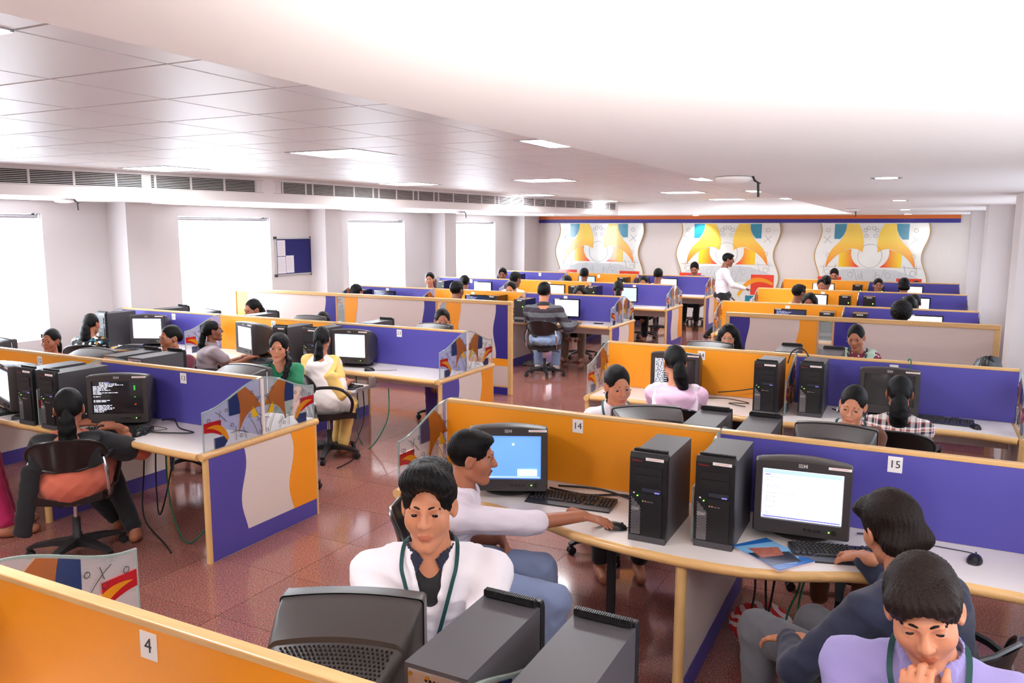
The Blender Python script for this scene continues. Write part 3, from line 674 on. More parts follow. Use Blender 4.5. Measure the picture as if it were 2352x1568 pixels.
# ---- tower computers
TW, TH, TD = .178, .425, .44
T = {}
T['case'] = MB().box(-TW/2, TW/2, -TD/2+.03, TD/2, 0, TH-.012).mesh('case', 'tower_metal')
q = MB(); f = -TD/2
q.prism([(f, 0), (f+.035, 0), (f+.035, TH+.004), (f+.012, TH+.004), (f+.002, TH-.02)], -TW/2-.002, TW/2+.002, 'x'); T['bezel'] = q.mesh('bezel', 'tower_black')
q = MB().box(-TW/2+.008, TW/2-.008, f+.035, f+.052, TH-.006, TH+.012)
for i in range(26): x = -TW/2+.012+i*.0061; q.box(x, x+.0036, f+.034, f+.0535, TH+.0, TH+.0145)
T['grip'] = q.mesh('grip', 'tower_black')
T['drive_cover'] = MB().box(-.066, .066, f-.004, f+.002, .327, .362).mesh('drive_cover', 'black_plastic')
T['bay_cover'] = MB().box(-.066, .066, f-.003, f+.002, .285, .324).mesh('bay_cover', 'black_plastic')
T['floppy_drive'] = MB().box(-.026, .064, f-.004, f+.002, .245, .262).mesh('floppy_drive', 'kb_rest')
T['eject_key'] = MB().box(.034, .058, f-.006, f-.003, .243, .249).mesh('eject_key', 'scr_lilac')
T['lower_panel'] = MB().prism([(-.03, .032), (.07, .032), (.07, .235), (-.03, .235)], f-.005, f+.002, 'y').mesh('lower_panel', 'black_plastic')
T['vent_frame'] = MB().prism([(-.082, .032), (-.032, .032), (-.032, .195), (-.082, .25)], f-.003, f+.002, 'y').mesh('vent_frame', 'black_plastic')
q = MB()
for j in range(26):
    for i in range(7):
        x = -.078+i*.0066+(j % 2)*.0033; z = .036+j*.0072
        if z < .25-(x+.082)*1.1-.03: q.box(x, x+.0042, f-.0042, f-.003, z, z+.0045)
T['vent_holes'] = q.mesh('vent_holes', 'steel')
T['foot_plate'] = MB().box(-TW/2, TW/2, f-.006, f+.002, 0, .03).mesh('foot_plate', 'tower_metal')
T['logo'] = text_mesh('IBM', .024, 'logo_grey', True); T['brand_mark'] = text_mesh('ThinkCentre', .0095, 'red_ink'); T['asset_sticker'] = MB().box(-.043, .043, -.001, 0, -.007, .007).mesh('asset_sticker', 'sticker'); T['sticker_text'] = text_mesh('SVCE/CSE/LAB/SYS', .0075, 'red_ink')
T['led'] = MB().cbox((0, 0, 0), (.005, .003, .004)).mesh('led', 'led_green'); T['power_button'] = MB().cbox((0, 0, 0), (.008, .003, .006)).mesh('power_button', 'sticker')
T['port_a'] = MB().tube([(0, 0, 0), (0, -.003, 0)], .004, 8).mesh('audio_port', 'port_green'); T['port_b'] = MB().tube([(0, 0, 0), (0, -.003, 0)], .004, 8).mesh('audio_port', 'port_pink'); T['usb'] = MB().cbox((0, 0, 0), (.012, .003, .003)).mesh('usb_port', 'steel')
T['rear_plate'] = MB().box(-TW/2+.012, TW/2-.012, TD/2, TD/2+.003, .02, TH-.024).mesh('rear_plate', 'steel')
q = MB()
for j in range(6):
    for i in range(8):
        x = -.062+i*.0115+(j % 2)*.0058; z = TH-.085+j*.0085; q.tube([(x, TD/2+.003, z), (x, TD/2+.0042, z)], .0042, 6)
T['rear_vent'] = q.mesh('rear_vent', 'dark_hole')
T['screw'] = MB().tube([(0, 0, 0), (0, .006, 0)], .006, 8).mesh('screw', 'chrome', True)
T['fan_badge'] = MB().tube([(.045, TD/2+.003, TH-.075), (.045, TD/2+.006, TH-.075)], .02, 14).mesh('fan_badge', 'chrome', True)
def tower(x, y, rot, label, z=HD-.003):
    t = thing('tower_computer', label, 'computer', (x, y, z), rot, 'black tower computers')
    put('case', T['case'], t); bz = put('bezel', T['bezel'], t, bevel=.004); put('grip', T['grip'], t)
    for k in ('drive_cover', 'bay_cover', 'floppy_drive', 'eject_key', 'lower_panel', 'foot_plate', 'vent_frame', 'vent_holes'):
        o = put(k, T[k], bz)
        if k == 'vent_holes': o['kind'] = 'stuff'
    put('logo', T['logo'], bz, (-.058, f-.0048, .158), (PI/2, 0, 0)); put('brand_mark', T['brand_mark'], bz, (-.055, f-.0004+.002, .39), (PI/2, 0, 0)); put('asset_sticker', T['asset_sticker'], bz, (.03, f+.0015, .402)); put('sticker_text', T['sticker_text'], bz, (.03, f+.0003, .402), (PI/2, 0, 0))
    put('led', T['led'], bz, (-.048, f-.003, .222)); put('power_button', T['power_button'], bz, (-.065, f-.003, .235))
    put('audio_port', T['port_a'], bz, (-.02, f-.004, .20)); put('audio_port', T['port_b'], bz, (-.008, f-.004, .20)); put('usb_port', T['usb'], bz, (.006, f-.006, .199)); put('usb_port', T['usb'], bz, (.022, f-.006, .199))
    rp = put('rear_plate', T['rear_plate'], t); o = put('rear_vent', T['rear_vent'], rp); o['kind'] = 'stuff'
    for sx in (-.06, .02, .068): put('screw', T['screw'], rp, (sx, TD/2, TH-.034))
    put('fan_badge', T['fan_badge'], rp)
    return t
# ---- newer towers and flat monitors used in the rows behind the screens
mat('gloss_black', (20, 20, 22), .12, coat=.4); mat('tower_silver', (120, 122, 124), .35, metal=.5)
N = {}
N['case'] = MB().box(-.09, .09, -.19, .2, 0, .37).mesh('case', 'gloss_black'); N['front'] = MB().box(-.092, .092, -.205, -.19, .10, .372).mesh('front', 'tower_black'); N['lower_front'] = MB().box(-.092, .092, -.208, -.19, 0, .098).mesh('lower_front', 'tower_silver'); N['lower_inset'] = MB().box(-.08, .08, -.210, -.207, .02, .06).mesh('lower_inset', 'tower_black')
N['power_button'] = MB().tube([(.058, -.205, .26), (.058, -.209, .26)], .008, 10).mesh('power_button', 'led_green'); N['asset_sticker'] = MB().box(-.04, .04, -.207, -.2045, .35, .362).mesh('asset_sticker', 'sticker')
def tower2(x, y, rot, label):
    t = thing('slim_tower', label, 'computer', (x, y, HD-.003), rot, 'glossy black slim towers')
    put('case', N['case'], t)
    for k in ('front', 'lower_front', 'lower_inset', 'power_button', 'asset_sticker'): put(k, N[k], t)
    return t
LC = {'panel': MB().box(-.215, .215, -.02, .025, .075, .365).mesh('panel', 'gloss_black'), 'stand': MB().box(-.03, .03, .0, .03, .008, .14).mesh('stand', 'gloss_black'), 'foot': MB().lathe([(.105, 0), (.105, .008), (.03, .014)], 20).mesh('foot', 'gloss_black', True), 'asset_sticker': MB().box(-.205, -.12, -.0215, -.0195, .352, .362).mesh('asset_sticker', 'sticker')}
LSC = {k: MB().box(-.198, .198, -.0215, -.02, .095, .347).mesh('screen', v) for k, v in dict(white='scr_white', blue='scr_pale', off='scr_bios').items()}
def lcd(x, y, rot, content, label):
    t = thing('flat_monitor', label, 'monitor', (x, y, HD-.003), rot, 'flat black monitors')
    for k, v in LC.items(): put(k, v, t)
    s = put('screen', LSC[content], t)
    if content == 'off': q = words([20, 34, 30, 26], -.18, .33, .012, .006, .005, 3, -.022).build('bios_text', 'scr_grey', s); q['kind'] = 'stuff'
    return t
# ---- keyboards and mice
kb = MB().prism([(-.095, 0), (.085, 0), (.085, .022), (.06, .024), (-.05, .012), (-.095, .006)], -.235, .235, 'x'); KB = {'base': kb.mesh('base', 'kb_base')}
KB['palm_rest'] = MB().prism([(-.095, .006), (-.052, .0125), (-.052, .0135), (-.093, .008)], -.23, .23, 'x').mesh('palm_rest', 'kb_rest')
kk = MB(); rg = random.Random(4)
def key(x, y, w=.0165, d=.0165):
    z = .012+(y+.05)*.011/.11; kk.loft([[(x-w/2, y-d/2, z), (x+w/2, y-d/2, z), (x+w/2, y+d/2, z+.002), (x-w/2, y+d/2, z+.002)], [(x-w*.36, y-d*.34, z+.008), (x+w*.36, y-d*.34, z+.008), (x+w*.36, y+d*.38, z+.0095), (x-w*.36, y+d*.38, z+.0095)]])
for r_ in range(6):
    y = .062-r_*.02
    if r_ == 5:
        for x, w in ((-.212, .026), (-.184, .022), (-.158, .022), (-.08, .118), (0.0, .022), (.026, .022), (.05, .022)): key(x, y, w)
    else:
        for i in range(15 if r_ else 13):
            key(-.214+i*.0196+(.004*r_ if i < 13 else 0), y)
    if r_ not in (3,):
        for i in range(3):
            if r_ == 4 and i != 1: continue
            key(.088+i*.0196, y)
    if r_ > 0:
        for i in range(4): key(.158+i*.0196, y)
KB['keys'] = kk.mesh('keys', 'key_dark')
KB['logo'] = text_mesh('IBM', .011, 'logo_grey')
def keyboard(x, y, rot, label, z=HD-.003):
    t = thing('keyboard', label, 'keyboard', (x, y, z), rot, 'black computer keyboards')
    put('base', KB['base'], t); put('palm_rest', KB['palm_rest'], t); o = put('keys', KB['keys'], t); o['kind'] = 'stuff'; put('logo', KB['logo'], t, (.19, .075, .0245)); return t
mb = MB(); rings = []
for i in range(9):
    a = PI*i/8; y = -.055*math.cos(a); s_ = math.sin(a)**.6 if 0 < i < 8 else .12
    rings.append([(.031*s_*math.cos(q), y, .002+.034*s_*max(0, math.sin(q))*(1-.25*(y/.055))) for q in [PI*k/8 for k in range(9)]]+[(0, y, .0)])
MO = {'body': MB().loft(rings).mesh('body', 'tower_black', True), 'wheel': MB().tube([(-.003, .03, .027), (.003, .03, .027)], .008, 10).mesh('wheel', 'kb_rest', True), 'skirt': MB().loft([[(.032*math.cos(a), .056*math.sin(a), z) for a in [2*PI*k/20 for k in range(20)]] for z in (0, .008)]).mesh('skirt', 'kb_rest', True)}
def mouse(x, y, rot, label, cable=None, z=HD-.003):
    t = thing('mouse', label, 'mouse', (x, y, z), rot, 'black computer mice')
    for k, v in MO.items(): put(k, v, t)
    pts = cable or [(0, .055, .008), (.01, .12, .004), (.03, .2, .004), (.0, .28, .004)]
    MB().tube(smooth_path(pts), .0022, 5).build('cord', 'cable_black', t, True); return t
def smooth_path(pts, n=6):
    P = [Vector(p) for p in pts]; out = []
    for i in range(len(P)-1):
        p0, p1, p2, p3 = P[max(i-1, 0)], P[i], P[i+1], P[min(i+2, len(P)-1)]
        for k in range(n):
            t = k/n; out.append(.5*((2*p1)+(p2-p0)*t+(2*p0-5*p1+4*p2-p3)*t*t+(-p0+3*p1-3*p2+p3)*t**3))
    return [tuple(p) for p in out+[P[-1]]]
def cable(name, pts, r, m, label, group='loose cables'):
    o = MB().tube(smooth_path(pts), r, 6).build(name, m, None, True); tag(o, label, 'cable', group); return o
R = math.radians
# CRT towers: (x, front y, facing, label)
def tw(x, fy, far, label): tower(x, fy+(TD/2 if not far else -TD/2), PI if far else 0, label)
tw(-.97, 1.955, 1, 'left of the two black towers seen from behind at the bottom centre'); tw(-.695, 1.965, 1, 'right of the two black towers seen from behind at the bottom centre')
tw(-1.06, 3.505, 0, 'black tower computer on desk 14, left of the glass divider'); tw(-.765, 3.575, 0, 'black tower computer on desk 15, beside the monitor with the white page')
tw(-1.0, 4.66, 1, 'tower seen from behind over the orange partition of desk 14'); tw(-.715, 4.63, 1, 'tower seen from behind over the purple partition of desk 15')
tw(-1.02, 6.46, 0, 'black tower on desk 24 near the pink-dressed woman'); tw(-.69, 6.56, 0, 'black tower on desk 25, right of the dark glass divider')
tw(-.98, 7.63, 1, 'tower top showing over the desk 24 partition'); tw(-.62, 7.60, 1, 'tower top showing over the desk 25 partition in front of the woman in maroon')
tw(-5.88, 3.585, 0, 'black tower on desk 12, left of the small glass divider'); tw(-5.60, 3.575, 0, 'black tower on desk 13, left of the monitor with boot text')
tw(-5.90, 4.76, 1, 'left of two towers seen from behind over the desk 12 partition'); tw(-5.64, 4.79, 1, 'right of two towers seen from behind, in front of the girl with glasses')
tw(-5.64, 6.445, 0, 'black tower on desk 23 behind the woman in yellow'); tw(-6.03, 6.42, 0, 'black tower on desk 22 behind the girl in green'); tw(-8.95, 6.45, 0, 'large black tower on desk 21 by the window wall')
tw(-7.22, 7.62, 1, 'tower over the desk 22 partition in front of the half-hidden woman'); tw(-5.48, 7.63, 1, 'tower over the desk 23 partition before the left screen'); tw(-8.8, 7.62, 1, 'tower over the desk 21 partition before the second window')
# CRT monitors: (x, y, yaw, content, label); yaw 0 looks at -y
for x, y, a, c, l in ((-2.0, 3.93, 25, 'blue', 'CRT monitor on desk 14 with a light blue desktop'), (-.43, 4.0, 5, 'doc', 'CRT monitor on desk 15 showing a white document'),
    (-5.26, 3.98, 33, 'term', 'CRT monitor on desk 13 with white boot text on black'), (-6.32, 3.92, -18, 'white', 'CRT monitor on desk 12 seen edge-on'),
    (-5.33, 6.88, 10, 'white', 'CRT monitor with blank white screen beside the woman with yellow scarf'), (-6.68, 6.83, -20, 'white', 'CRT monitor on desk 22 turned towards the woman in grey'), (-8.5, 6.87, 26, 'white', 'CRT monitor with blank white screen near the window wall'),
    (-1.83, 6.93, 2, 'text', 'CRT monitor on desk 24 filled with console text'), (-.14, 6.93, 0, 'off', 'switched-off CRT monitor on desk 25'),
    (-1.33, 4.44, 208, 'blue', 'CRT monitor back over the desk 14 partition'), (-.345, 4.46, 180, 'white', 'CRT monitor back over the desk 15 partition before the girl in brown'),
    (-4.62, 4.40, 180, 'white', 'CRT monitor back behind partition 13, before the girl in green'), (-6.40, 4.42, 186, 'white', 'CRT monitor back behind partition 12, shiny top'), (-7.92, 4.45, 186, 'white', 'CRT monitor back at the left photo edge'),
    (-4.8, 7.42, 180, 'white', 'CRT monitor top behind partition 23, before the woman by the screen'), (-6.58, 7.40, 182, 'white', 'CRT monitor top with a bit of hair showing behind it'), (-8.31, 7.38, 180, 'white', 'CRT monitor top in front of the second window blind'),
    (-1.71, 7.40, 180, 'white', 'CRT monitor top behind partition 24, before the curly-haired woman'),
    (-1.35, 1.62, 204, 'white', 'large CRT monitor seen from behind in front of the man in white'), (-1.62, 1.0, 3, 'off', 'CRT monitor whose top edge shows at the bottom left corner')):
    crt_monitor(x, y, R(a), c, l)
# keyboards, mice
def yw(p, q): return math.atan2(q[1]-p[1], q[0]-p[0])
keyboard(-1.59, 3.86, R(5), 'black keyboard on desk 14 beside the reaching hand'); mouse(-1.245, 3.60, R(-70), 'mouse under the hand on desk 14', [(0, .055, .01), (.03, .1, .01), (-.02, .16, .02), (-.07, .12, .006)])
keyboard(-.21, 3.75, R(16), 'black keyboard on desk 15 by the magazine'); mouse(.31, 3.96, R(-10), 'mouse right of the man in navy', [(0, .055, .008), (-.03, .09, .004), (-.2, .08, .004), (-.3, .12, .004)])
keyboard(-5.07, 3.72, R(32), 'keyboard under the hand on desk 13'); mouse(-4.86, 3.74, R(20), 'mouse beside the boot-text monitor', [(0, .055, .008), (.02, .12, .004), (.1, .2, .004), (-.1, .28, .004)])
keyboard(-6.55, 3.71, R(-10), 'keyboard at the left photo edge on desk 12'); mouse(-6.1, 3.66, R(-30), 'mouse left of the small glass divider on desk 12')
keyboard(-6.43, 6.54, R(-18), 'keyboard under the hands on desk 22'); mouse(-5.0, 6.62, R(-55), 'mouse on desk 23 before the blank monitor')
keyboard(.22, 6.86, R(-3), 'keyboard to the right on desk 25'); mouse(.46, 6.74, R(20), 'mouse right of the woman in plaid', [(0, .055, .008), (-.05, .12, .004), (-.15, .16, .004)])
keyboard(-1.75, 6.55, R(0), 'keyboard on desk 24 hidden by the woman in pink'); keyboard(-8.45, 6.55, R(18), 'keyboard on desk 21')
for bx, lab in ((-1.58, 'keyboard behind the partition of desk 14'), (-.36, 'keyboard behind the partition of desk 15'), (-4.87, 'keyboard behind the partition of desk 13'), (-6.68, 'keyboard behind the partition of desk 12')): pass
# pull-out keyboard tray at desk 23
kt = thing('keyboard_tray', 'pulled-out white keyboard tray under desk 23', 'tray', (-5.12, 6.30, .62))
MB().box(-.26, .26, -.16, .20, 0, .018).build('board', 'desk_white', kt); MB().box(-.26, .26, -.168, -.16, -.003, .021).build('front_edge', 'wood_x', kt)
for s_ in (-1, 1): MB().box(s_*.27-.008, s_*.27+.008, -.1, .26, .0, .035).build('slide_rail', 'steel', kt); MB().box(s_*.28-.008, s_*.28+.008, .1, .2, .03, .112).build('bracket', 'steel', kt)
keyboard(-5.12, 6.28, R(0), 'keyboard on the pulled-out tray of desk 23', .638)
# flat monitors and slim towers behind the screens: (row, blk-x, side, content)
for x, y, a, c, l in ((-4.93, 11.68, 3, 'white', 'flat monitor with a white window before the man in stripes'), (-6.57, 11.68, 3, 'off', 'flat monitor with dark setup text beside the man in glasses'), (-8.45, 11.68, 3, 'off', 'flat monitor in the window-side bay just behind the left screen'),
    (-1.55, 11.66, 0, 'off', 'flat monitor top edge over the right screen'), (.12, 11.66, 0, 'white', 'flat monitor beside the curly dark head behind the right screen'),
    (-4.95, 14.66, 0, 'blue', 'flat monitor with pale blue picture before the woman in orange'), (-6.45, 14.66, 0, 'white', 'flat monitor with white page left of the striped man'), (-8.1, 14.66, 0, 'white', 'flat monitor beside the dark-haired man in green'),
    (-1.55, 14.66, -15, 'white', 'flat monitor right of the man in white shirt'), (.0, 14.66, 0, 'white', 'flat monitor beside the woman with bent head'),
    (-5.0, 17.66, 0, 'white', 'flat monitor in the last left row beside the man with a scarf collar'), (-6.95, 17.66, 0, 'blue', 'flat monitor with blue screen in the last left row'), (-1.72, 17.66, 0, 'white', 'flat monitor in the last right row, orange bay'), (-.1, 17.66, 0, 'white', 'flat monitor in the last right row, purple bay'),
    (-8.45, 18.25, 180, 'off', 'flat monitor back at the far left corner'), (-4.9, 18.25, 180, 'off', 'flat monitor top over the last left partition'), (-1.75, 18.25, 180, 'off', 'flat monitor back before the man below the right mural'), (-8.6, 15.25, 180, 'off', 'flat monitor back before the man facing the camera by the window')):
    lcd(x, y, R(a), c, l)
for x, y, a, l in ((-5.5, 11.33, 0, 'slim tower on the desk of the man in stripes'), (-6.2, 11.72, 0, 'dark tower right of the dark setup screen'), (-8.9, 11.6, 0, 'dark tower in the window-side bay behind the left screen'), (-1.04, 11.5, 0, 'slim tower seen through the gap of the right screen'), (-.64, 11.55, 0, 'slim tower just over the right screen, purple bay'),
    (-5.92, 14.5, 0, 'left of two slim towers behind the dark-haired woman'), (-5.55, 14.5, 0, 'right of two slim towers behind the dark-haired woman'), (-8.95, 14.55, 0, 'slim tower beside the man by the third window'), (-1.05, 14.5, 0, 'left of two slim towers, second right row'), (-.68, 14.5, 0, 'right of two slim towers, second right row'),
    (-5.98, 17.5, 0, 'slim tower left of the glass in the last left row'), (-5.52, 17.5, 0, 'slim tower right of the glass in the last left row'), (-1.05, 17.5, 0, 'slim tower in the last right row, orange bay'), (-.66, 17.5, 0, 'slim tower behind the man facing the camera, last right row'), (-8.95, 18.2, 180, 'left tower on top of the last window-side desk'), (-8.7, 17.55, 0, 'dark tower beside the head near the far left corner'), (-1.2, 18.3, 180, 'tower top under the right mural')):
    tower2(x, y, R(a), l)
# small things on desks
ph = thing('phone', 'black phone lying on the desk of the man in stripes', 'phone', (-4.37, 11.62, HD-.003), .05)
MB().box(-.075, .075, -.03, .03, 0, .014).build('body', 'gloss_black', ph, bevel=.004); MB().box(-.06, .06, -.024, .024, .014, .0148).build('screen', 'scr_off', ph)
tp = thing('crumpled_tissue', 'small crumpled white paper on desk 21', 'paper', (-8.72, 6.56, HD-.003))
MB().loft([[(.05*math.cos(a)*(1+.3*math.sin(3*a+k)), .035*math.sin(a), .018*k*(1+.4*math.sin(2*a))) for a in [2*PI*i/12 for i in range(12)]] for k in (0, .7, 1.2)]).build('paper', 'paper', tp)
# magazine on desk 15
mat('mag_blue', (40, 110, 190), .2, coat=.4); mat('mag_sky', (130, 185, 225), .2, coat=.4); mat('mag_dark', (40, 44, 60), .2, coat=.4, noise=(25, .5)); mat('mag_brick', (170, 96, 76), .25, noise=(60, .5)); mat('mag_paper', (236, 214, 214), .5)
mg = thing('magazine', 'blue covered magazine with a building photo beside the desk 15 keyboard', 'magazine', (-.505, 3.615, HD-.003), R(-37))
MB().box(-.15, .15, -.105, .105, 0, .010).build('pages', 'mag_paper', mg); cv = MB().box(-.151, .151, -.107, .107, .010, .0115).build('cover', 'mag_blue', mg)
MB().prism([(-.13, -.107), (.10, -.107), (.13, .02), (.06, .107), (-.10, .107)], .0116, .012).build('sky_print', 'mag_sky', cv)
MB().prism([(-.05, -.1), (.1, -.107), (.125, .05), (.02, .08)], .0121, .0124).build('landscape_print', 'mag_dark', cv); MB().prism([(-.09, -.06), (.02, -.08), (.04, .03), (-.04, .075)], .0125, .0128).build('building_print', 'mag_brick', cv)
# red and white cloth bag below desk 15
def bagmat():
    m = bpy.data.materials.new('bag_cloth'); m.use_nodes = True; MATS['bag_cloth'] = m; nt = m.node_tree; bs = nt.nodes['Principled BSDF']; bs.inputs['Roughness'].default_value = .8
    tc = nt.nodes.new('ShaderNodeTexCoord'); wv = nt.nodes.new('ShaderNodeTexWave'); wv.bands_direction = 'DIAGONAL'; wv.inputs['Scale'].default_value = 7; wv.inputs['Distortion'].default_value = 9; wv.inputs['Detail'].default_value = 1; rp = nt.nodes.new('ShaderNodeValToRGB'); rp.color_ramp.interpolation = 'CONSTANT'
    rp.color_ramp.elements[0].color = (*lin((200, 34, 36)), 1); rp.color_ramp.elements[1].position = .5; rp.color_ramp.elements[1].color = (*lin((226, 206, 206)), 1)
    nt.links.new(tc.outputs['Object'], wv.inputs[0]); nt.links.new(wv.outputs[0], rp.inputs[0]); nt.links.new(rp.outputs[0], bs.inputs['Base Color'])
bagmat()
rg = random.Random(3); rings = []
for i in range(10):
    z = .02+.24*i/9; rr = .17*math.sin(PI*(.12+.80*i/9))**.6
    rings.append([(rr*(1+.12*math.sin(3*a+i*.7)+.06*math.sin(7*a+i))*math.cos(a), .8*rr*(1+.1*math.sin(4*a+i))*math.sin(a), z) for a in [2*PI*k/24 for k in range(24)]])
bp_ = atZ(1735, 1410, .0); bg = thing('cloth_bag', 'red and white patterned cloth bag on the floor under desk 15', 'bag', (-.60, 4.14, 0))
MB().loft(rings).build('bag', 'bag_cloth', bg, True); MB().tube(smooth_path([(-.05, -.1, .24), (-.02, -.14, .30), (.05, -.12, .27)]), .01, 6).build('handle', 'bag_cloth', bg, True)
# black bag hanging at the right, in front of the right screen
hb = tag(MB().loft([[(.085*s_*math.cos(a)*(1+.25*math.sin(3*a)), .05*s_*math.sin(a), z+.02*math.sin(2*a)) for a in [2*PI*k/16 for k in range(16)]] for s_, z in ((1.2, .78), (1.3, .95), (1.1, 1.12), (.85, 1.19), (.2, 1.2))]).build('handbag', 'chair_black', None, True, (.55, 7.40, 0)), 'black bag poking above the desk 25 partition beside the right wall', 'bag')
# leg and loose cables
leg = MB().tube([(-1.27, 3.62-RY['A'], 0), (-1.27, 3.62-RY['A'], HD-.032)], .024, 12).build('leg', 'tower_black', DESKS[('A', 'R', 'near')], True)
cable('power_cable', [(-1.75, 4.05, .77), (-1.5, 4.08, .775), (-1.25, 4.0, .77), (-1.12, 4.05, .77)], .006, 'cable_black', 'upper black cable along the orange panel of desk 14')
cable('monitor_cable', [(-1.78, 4.0, .768), (-1.55, 3.98, .768), (-1.35, 4.07, .768), (-1.14, 3.98, .768)], .006, 'cable_black', 'looping black cable beside the desk 14 keyboard')
cable('monitor_cable', [(-1.5, 6.98, .80), (-1.3, 7.02, .83), (-1.05, 6.99, .90)], .005, 'cable_black', 'black cable rising to the desk 24 tower')
cable('power_cable', [(-1.55, 6.85, .768), (-1.4, 6.9, .768), (-1.2, 6.8, .768), (-1.35, 6.72, .768), (-1.2, 6.65, .768)], .004, 'cable_black', 'tangled black cable on desk 24')
cable('power_cable', [(-.93, 7.0, 1.1), (-.9, 7.03, 1.2), (-.82, 7.06, 1.22), (-.75, 7.02, 1.12), (-.72, 6.98, .95)], .006, 'cable_black', 'black cable looped over the partition between desks 24 and 25')
cable('network_cable', [(-.02, 7.09, 1.12), (-.02, 7.065, 1.19), (-.0, 7.03, 1.18), (.0, 7.02, 1.0)], .005, 'cable_green', 'green cable hanging over the desk 25 partition')
cable('power_cable', [(-.55, 6.9, .768), (-.45, 6.8, .768), (-.33, 6.75, .768)], .005, 'cable_black', 'black cable on desk 25 beside the tower')
cable('mouse_cable', [(-.18, 4.05, .768), (0.0, 4.1, .768), (.1, 4.02, .768), (-.02, 3.95, .768)], .004, 'cable_black', 'looped cable on desk 15 behind the head of the man in navy')
cable('monitor_cable', [(-5.05, 4.1, .77), (-4.9, 4.08, .80), (-4.75, 4.0, .768), (-4.55, 3.95, .768), (-4.75, 3.85, .768), (-5.0, 3.8, .768)], .005, 'cable_black', 'black cable looped on desk 13')
for k, (pts, m_, l) in enumerate((([(-5.0, 4.0, .73), (-4.97, 3.95, .4), (-4.9, 3.9, .12), (-4.75, 3.85, .3), (-4.72, 3.95, .73)], 'cable_black', 'first black cable loop hanging under desk 13'), ([(-4.9, 4.0, .73), (-4.85, 3.95, .35), (-4.72, 3.9, .06), (-4.45, 3.8, .02), (-4.3, 3.95, .3), (-4.35, 4.05, .73)], 'cable_green', 'green cable sagging to the floor under desk 13'), ([(-5.12, 4.0, .73), (-5.1, 3.95, .4), (-5.0, 3.85, .1), (-4.6, 3.7, .01), (-4.45, 3.62, .01)], 'cable_black', 'black cable trailing on the floor under desk 13'),
    ([(-1.02, 3.95, .73), (-1.0, 3.9, .45), (-.98, 3.8, .12), (-.96, 3.75, .02)], 'cable_green', 'green cable left of the desk 14 divider'), ([(-.98, 4.0, .73), (-.97, 3.95, .4), (-.95, 3.85, .2), (-.93, 3.75, .02)], 'cable_black', 'black cable left of the desk 14 divider'),
    ([(-.66, 4.0, .73), (-.62, 3.92, .45), (-.64, 3.88, .25), (-.56, 3.95, .30), (-.52, 4.0, .73)], 'cable_black', 'thin looped cable under desk 15'), ([(-.6, 4.05, .73), (-.58, 4.0, .4), (-.55, 3.95, .15), (-.5, 3.9, .02)], 'cable_black', 'thick black cable bundle under desk 15'), ([(-.5, 4.05, .73), (-.42, 4.0, .5), (-.47, 3.95, .3), (-.44, 3.9, .02)], 'cable_green', 'left green cable under desk 15'), ([(-.33, 4.05, .73), (-.4, 4.0, .5), (-.42, 3.95, .3), (-.40, 3.9, .02)], 'cable_green', 'right green cable under desk 15'),
    ([(-5.4, 6.9, .73), (-5.3, 6.8, .3), (-5.15, 6.6, .05), (-4.85, 6.4, .01), (-4.7, 6.5, .3), (-4.75, 6.6, .60)], 'cable_green', 'green cable trailing under desk 23'), ([(-5.0, 6.5, .6), (-4.92, 6.4, .3), (-4.9, 6.2, .05), (-4.75, 6.0, .01), (-4.7, 5.7, .01)], 'cable_black', 'black cable trailing on the floor below desk 23'),
    ([(-5.5, 11.5, .73), (-5.55, 11.4, .5), (-5.4, 11.35, .3), (-5.25, 11.4, .25), (-5.2, 11.5, .73)], 'cable_black', 'black cable loop under the desk of the man in stripes'), ([(-5.4, 11.5, .73), (-5.42, 11.4, .4), (-5.35, 11.3, .1), (-5.2, 11.2, .03)], 'cable_black', 'black cable hanging to the floor near the man in stripes'))):
    cable('hanging_cable', pts, .006, m_, l, 'cables under the desks')

fb = atZ(1232, 838, 0); fbx = thing('floor_box', 'flat grey box on the floor beside the feet of the man in stripes', 'box', (float(fb[0]), float(fb[1]), 0), .1)
MB().box(-.2, .2, -.13, .13, .008, .045).build('body', 'tower_silver', fbx, bevel=.006)
for sx in (-.16, .16):
    for sy in (-.1, .1): MB().cbox((sx, sy, .004), (.03, .03, .008)).build('foot', 'tower_black', fbx)
# ================================================================== CHAIRS (facing +y)
CH_ = {}
rings = []
for y, w, z in ((-.20, .20, .47), (-.12, .225, .455), (0, .235, .45), (.12, .235, .452), (.20, .22, .448), (.245, .19, .43)):
    rings.append([(x*w, y, z-.02*(1-x*x)+(.022*x*x)) for x in (-1, -.6, -.2, .2, .6, 1)]+[(x*w, y, z-.035-.02*(1-x*x)) for x in (1, .6, .2, -.2, -.6, -1)])
CH_['seat'] = MB().loft(rings).mesh('seat', 'chair_black', True)
bk = MB(); n, mm = 20, 8; fr_, bk_ = [], []
def bpt(u, v): # u -1..1 across, v -1..1 up: curved shell
    r = math.sqrt(max(0, 1-v*v)); x = .235*u*max(r, .0)**.7; return (x, -.235+.09*(x/.235)**2-.03*v, .755+.108*v)
vs = []; fs = []
for j in range(mm+1):
    for i in range(n+1): vs.append(bpt(-1+2*i/n, -.98+1.96*j/mm))
K = len(vs); vs += [(x, y-.012, z) for x, y, z in vs]
for j in range(mm):
    for i in range(n):
        a = j*(n+1)+i; fs.append((a, a+1, a+n+2, a+n+1)); fs.append((K+a, K+a+n+1, K+a+n+2, K+a+1))
CH_['backrest'] = MB().add(vs, fs).mesh('backrest', 'chair_black', True)
rim = [bpt(1, -.98+1.96*j/16) for j in range(17)]+[bpt(-1, .98-1.96*j/16) for j in range(17)]
CH_['rim'] = MB().tube([(x, y-.006, z) for x, y, z in rim+[rim[0]]], .011, 8).mesh('rim', 'chair_black', True)
arms = {}
